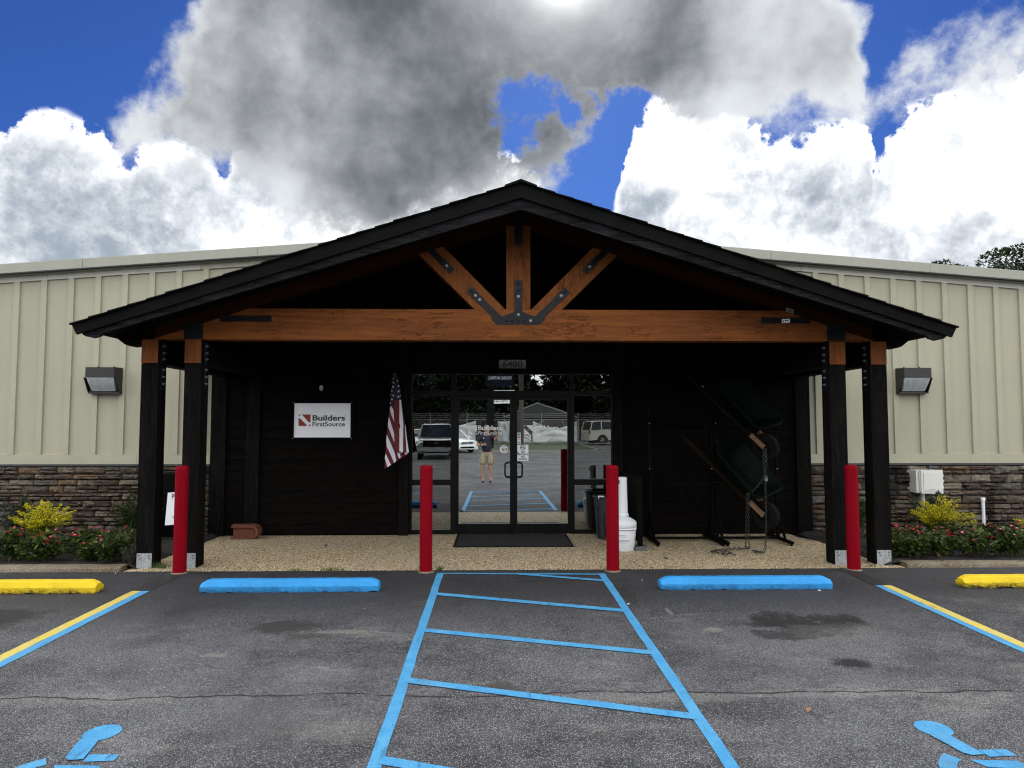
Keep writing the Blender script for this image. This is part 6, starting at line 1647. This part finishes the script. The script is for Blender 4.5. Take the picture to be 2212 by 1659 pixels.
SUV = dict(W=2.03, axle=0.40, arch=0.46, nose=2.58, tail=-2.58, sill=0.34, fw=1.62, rw=-1.48, belt=1.20, roof=1.90, wheel=0.40, paint=cream,
 top=[(-2.62,0.6),(-2.60,1.18),(-2.45,1.22),(1.15,1.20),(2.30,1.12),(2.52,1.0),(2.60,0.7)], cab=(-2.50,-2.30,0.35,1.15), pillars=(-1.55,-0.45), lamp=(0.62,0.97,0.92,0.09), lampset=0.0,
 front=[('grille', [(-0.60,0.78),(0.60,0.78),(0.60,1.02),(-0.60,1.02)], 2.555, chrome), ('bumper', [(-0.98,0.42),(0.98,0.42),(0.98,0.68),(-0.98,0.68)], 2.56, cream)],
 extra=[('roof_rail', (-2.1,0.4,-0.74,-0.70,1.90,1.95), chrome), ('roof_rail', (-2.1,0.4,0.70,0.74,1.90,1.95), chrome), ('running_board', (-1.0,1.15,-1.05,-0.90,0.32,0.38), blk), ('running_board', (-1.0,1.15,0.90,1.05,0.32,0.38), blk)])
vehicle('large_suv', 'cream white SUV crossing the lot, seen in the right sidelight', 'car', (10.0, -37.0, gz(-37)), (0.96, -0.28), SUV)
SED2 = dict(SED); SED2['paint'] = plain('white_car_paint', (0.66,0.67,0.68), 0.22, 0.05, 0.03, 2.0, coat=0.6)
vehicle('white_sedan', 'white sedan parked between the pickup and the silver sedan', 'car', (-5.6, -27.2, gz(-27)), (0.35, 0.93), SED2)

# ------------------------------------------------------------------ the photographer
def skinned(name, joints, edges, m, parent, sub=2, smooth_=True):
    """continuous surface grown round a joint graph: joints = {key: (pos, radius)}; first key is the root"""
    keys = list(joints); me = bpy.data.meshes.new(name)
    me.from_pydata([joints[k][0] for k in keys], [(keys.index(a), keys.index(b)) for a, b in edges], [])
    o = bpy.data.objects.new(name, me); C.objects.link(o)
    md = o.modifiers.new('skin', 'SKIN'); md.use_smooth_shade = True; md.branch_smoothing = 0.6
    for k, sv in zip(keys, me.skin_vertices[0].data):
        r = joints[k][1]; sv.radius = r if isinstance(r, tuple) else (r, r)
    me.skin_vertices[0].data[0].use_root = True
    sd = o.modifiers.new('subd', 'SUBSURF'); sd.levels = sub; sd.render_levels = sub
    dg = bpy.context.evaluated_depsgraph_get()
    res = bpy.data.meshes.new_from_object(o.evaluated_get(dg))
    bpy.data.objects.remove(o)
    res.materials.clear(); res.materials.append(m)
    for p in res.polygons: p.use_smooth = True
    return obj(name, res, parent=parent)
skin = plain('skin', (0.42,0.24,0.165), 0.55, 0, 0.08, 9.0)
per = thing('person', 'person in navy polo and khaki shorts photographing the store, seen mirrored in the left door', 'person', (-0.24, -0.46, gz(-0.46)))
J = {'pelvis': ((0,0,0.98), (0.15,0.12)), 'belly': ((0,0.02,1.14), (0.165,0.145)), 'chest': ((0,0,1.36), (0.165,0.125)), 'collar': ((0,-0.005,1.49), (0.10,0.075)), 'neck': ((0,0.01,1.555), 0.058), 'jaw': ((0,0.035,1.635), (0.068,0.078)), 'brow': ((0,0.03,1.725), (0.078,0.092)), 'crown': ((0,0.02,1.80), (0.055,0.065)),
 'shR': ((0.185,0,1.455), 0.066), 'elR': ((0.335,0.12,1.33), 0.046), 'wrR': ((0.290,0.29,1.575), 0.031), 'paR': ((0.275,0.345,1.655), (0.036,0.022)),
 'shL': ((-0.185,0,1.455), 0.066), 'elL': ((-0.315,-0.01,1.17), 0.046), 'wrL': ((-0.165,0.20,1.20), 0.031), 'paL': ((-0.095,0.235,1.215), (0.036,0.022)),
 'hipR': ((0.10,0,0.92), 0.105), 'knR': ((0.115,0.015,0.50), 0.062), 'caR': ((0.118,-0.015,0.36), 0.060), 'anR': ((0.115,-0.02,0.09), 0.040), 'toR': ((0.130,0.12,0.045), 0.036),
 'hipL': ((-0.10,0,0.92), 0.105), 'knL': ((-0.115,0.015,0.50), 0.062), 'caL': ((-0.118,-0.015,0.36), 0.060), 'anL': ((-0.115,-0.02,0.09), 0.040), 'toL': ((-0.130,0.12,0.045), 0.036)}
E_ = [('pelvis','belly'),('belly','chest'),('chest','collar'),('collar','neck'),('neck','jaw'),('jaw','brow'),('brow','crown'),('collar','shR'),('shR','elR'),('elR','wrR'),('wrR','paR'),('collar','shL'),('shL','elL'),('elL','wrL'),('wrL','paL'),('pelvis','hipR'),('hipR','knR'),('knR','caR'),('caR','anR'),('anR','toR'),('pelvis','hipL'),('hipL','knL'),('knL','caL'),('caL','anL'),('anL','toL')]
body = skinned('body', J, E_, skin, per)
# fingers curl from each palm and are joined to the body surface
def fingers(palm, fwd, across, nrm, parent, curl):
    bm = nbm(); palm, fwd, across, nrm = (Vector(v) for v in (palm, fwd, across, nrm))
    fwd.normalize(); across.normalize(); nrm.normalize()
    for k, (L, o) in enumerate(((0.072,-0.030),(0.082,-0.010),(0.076,0.010),(0.060,0.028))):
        p = palm + across*o + fwd*0.015; pts = [p]; dv = fwd.copy()
        for s in (0.45, 0.32, 0.23):
            p = p + dv*L*s; pts.append(p); dv = (dv + nrm*curl).normalized()
        tube(bm, pts, [0.0095, 0.009, 0.008, 0.0065], 8)
    p = palm - across*0.036; tube(bm, [p + fwd*-0.02, p - across*0.016 + fwd*0.012, p - across*0.014 + fwd*0.040 + nrm*0.012, p - across*0.004 + fwd*0.060 + nrm*0.02], [0.011, 0.0105, 0.009, 0.007], 8)
    return obj('hand_fingers', bm, skin, parent, shade=60)
fingers(J['paR'][0], (-0.25, 0.15, 0.95), (0.9, 0.2, 0.2), (-0.5, 0.6, -0.1), body, 0.45)
fingers(J['paL'][0], (0.9, 0.25, 0.05), (0.05, 0.1, -0.95), (0.1, 0.9, -0.2), body, 0.5)
bm = nbm()
for s in (-1, 1): lathe(bm, [(0.004,0),(0.022,0.004),(0.026,0.010),(0.010,0.016)], 10, (s*0.077, 0.025, 1.685), 'X', 1.0, 1.4)
obj('ear', bm, skin, body, shade=60)
bm = nbm(); loft(bm, [[(-0.008,0.112,1.715),(0.008,0.112,1.715),(0.008,0.10,1.715),(-0.008,0.10,1.715)], [(-0.016,0.128,1.672),(0.016,0.128,1.672),(0.018,0.10,1.668),(-0.018,0.10,1.668)], [(-0.01,0.112,1.66),(0.01,0.112,1.66),(0.01,0.10,1.66),(-0.01,0.10,1.66)]]); bevel(bm, 0.004); obj('nose', bm, skin, body, shade=60)
for s in (-1, 1):
    bm = nbm(); lathe(bm, [(0.002,-0.010),(0.010,-0.006),(0.012,0.0),(0.002,0.006)], 10, (s*0.031, 0.112, 1.708), 'Y'); obj('eye', bm, plain('eye', (0.05,0.04,0.035), 0.2), body, shade=60)
bm = nbm(); box(bm, -0.026, 0.026, 0.100, 0.112, 1.630, 1.638); obj('mouth', bm, plain('lip', (0.25,0.09,0.08), 0.6), body)
bm = nbm()
rg = []
for z, a, b in ((1.715,0.088,0.098),(1.755,0.092,0.104),(1.79,0.085,0.097),(1.82,0.062,0.072),(1.838,0.028,0.034)):
    rg.append([(a*math.cos(2*PI*k/18), 0.012 + b*math.sin(2*PI*k/18)*(0.86 if math.sin(2*PI*k/18) > 0.3 and z < 1.76 else 1.0), z + (0.035 if math.sin(2*PI*k/18) > 0.35 and z < 1.74 else 0)) for k in range(18)])
loft(bm, rg); obj('hair', bm, plain('grey_brown_hair', (0.16,0.13,0.11), 0.8, 0, 0.3, 60), per, shade=60)
navy_c = plain('navy_polo', (0.012,0.014,0.032), 0.85, 0, 0.2, 14.0, 0.4, 40)
JS = {'a': ((0,0,0.945), (0.190,0.160)), 'b': ((0,0.02,1.14), (0.188,0.168)), 'c': ((0,0,1.36), (0.185,0.145)), 'd': ((0,-0.005,1.485), (0.108,0.085)), 'sR': ((0.185,0,1.455), 0.085), 'eR': ((0.285,0.075,1.375), 0.074), 'sL': ((-0.185,0,1.455), 0.085), 'eL': ((-0.275,-0.006,1.265), 0.074)}
shirt = skinned('polo_shirt', JS, [('a','b'),('b','c'),('c','d'),('d','sR'),('sR','eR'),('d','sL'),('sL','eL')], navy_c, per)
bm = nbm(); lathe(bm, [(0.066,1.520),(0.078,1.505),(0.080,1.535),(0.068,1.560)], 18, (0, 0.004, 0)); obj('collar', bm, navy_c, shirt, shade=60)
bm = nbm(); box(bm, -0.115, -0.085, 0.128, 0.134, 1.40, 1.43); obj('chest_logo', bm, M['white_paint'], shirt)
khaki = plain('khaki_cloth', (0.33,0.29,0.20), 0.9, 0, 0.15, 12.0, 0.6, 30)
JK = {'w': ((0,0,1.03), (0.175,0.145)), 'p': ((0,0,0.94), (0.165,0.14)), 'hR': ((0.105,0,0.86), (0.115,0.12)), 'kR': ((0.128,0.012,0.53), (0.118,0.118)), 'hL': ((-0.105,0,0.86), (0.115,0.12)), 'kL': ((-0.128,0.012,0.53), (0.118,0.118))}
sh = skinned('cargo_shorts', JK, [('w','p'),('p','hR'),('hR','kR'),('p','hL'),('hL','kL')], khaki, per)
for s in (-1, 1):
    bm = nbm(); box(bm, s*0.235-0.012, s*0.235+0.012, -0.06, 0.08, 0.60, 0.76); bevel(bm, 0.008); obj('cargo_pocket', bm, khaki, sh)
    bm = nbm(); lathe(bm, [(0.002,0.0),(0.048,0.0),(0.052,0.02),(0.048,0.05),(0.030,0.085),(0.036,0.095)], 16, (s*0.122, 0.03, 0.0), 'Z', 0.95, 2.3)
    obj('shoe', bm, plain('dark_shoe', (0.035,0.028,0.022), 0.7), per, shade=60)
bm = nbm(); lathe(bm, [(0.150,0.985),(0.160,0.985),(0.160,1.02),(0.150,1.02)], 24, (0, 0.005, 0), 'Z', 1.06, 0.88); obj('belt', bm, plain('belt', (0.02,0.016,0.012), 0.6), per, shade=50)
bm = nbm(); v = (Vector(J['wrL'][0])-Vector(J['elL'][0])).normalized(); w = Vector(J['wrL'][0]) - v*0.025; tube(bm, [w - v*0.011, w + v*0.011], 0.036, 12); obj('watch', bm, M['rubber'], per, shade=50)
ph = thing('phone', 'dark phone held up in front of the photographer', 'phone', (0.0, -0.055, 1.662))
bm = nbm(); box(bm, -0.135, 0.022, -0.004, 0.004, -0.025, 0.050); bevel(bm, 0.003, 2); obj('phone_body', bm, M['black_steel'], ph)
bm = nbm(); lathe(bm, [(0.007,0.0),(0.007,0.002)], 14, (0.006, 0.004, 0.036), 'Y'); obj('lens', bm, M['car_glass'], ph)
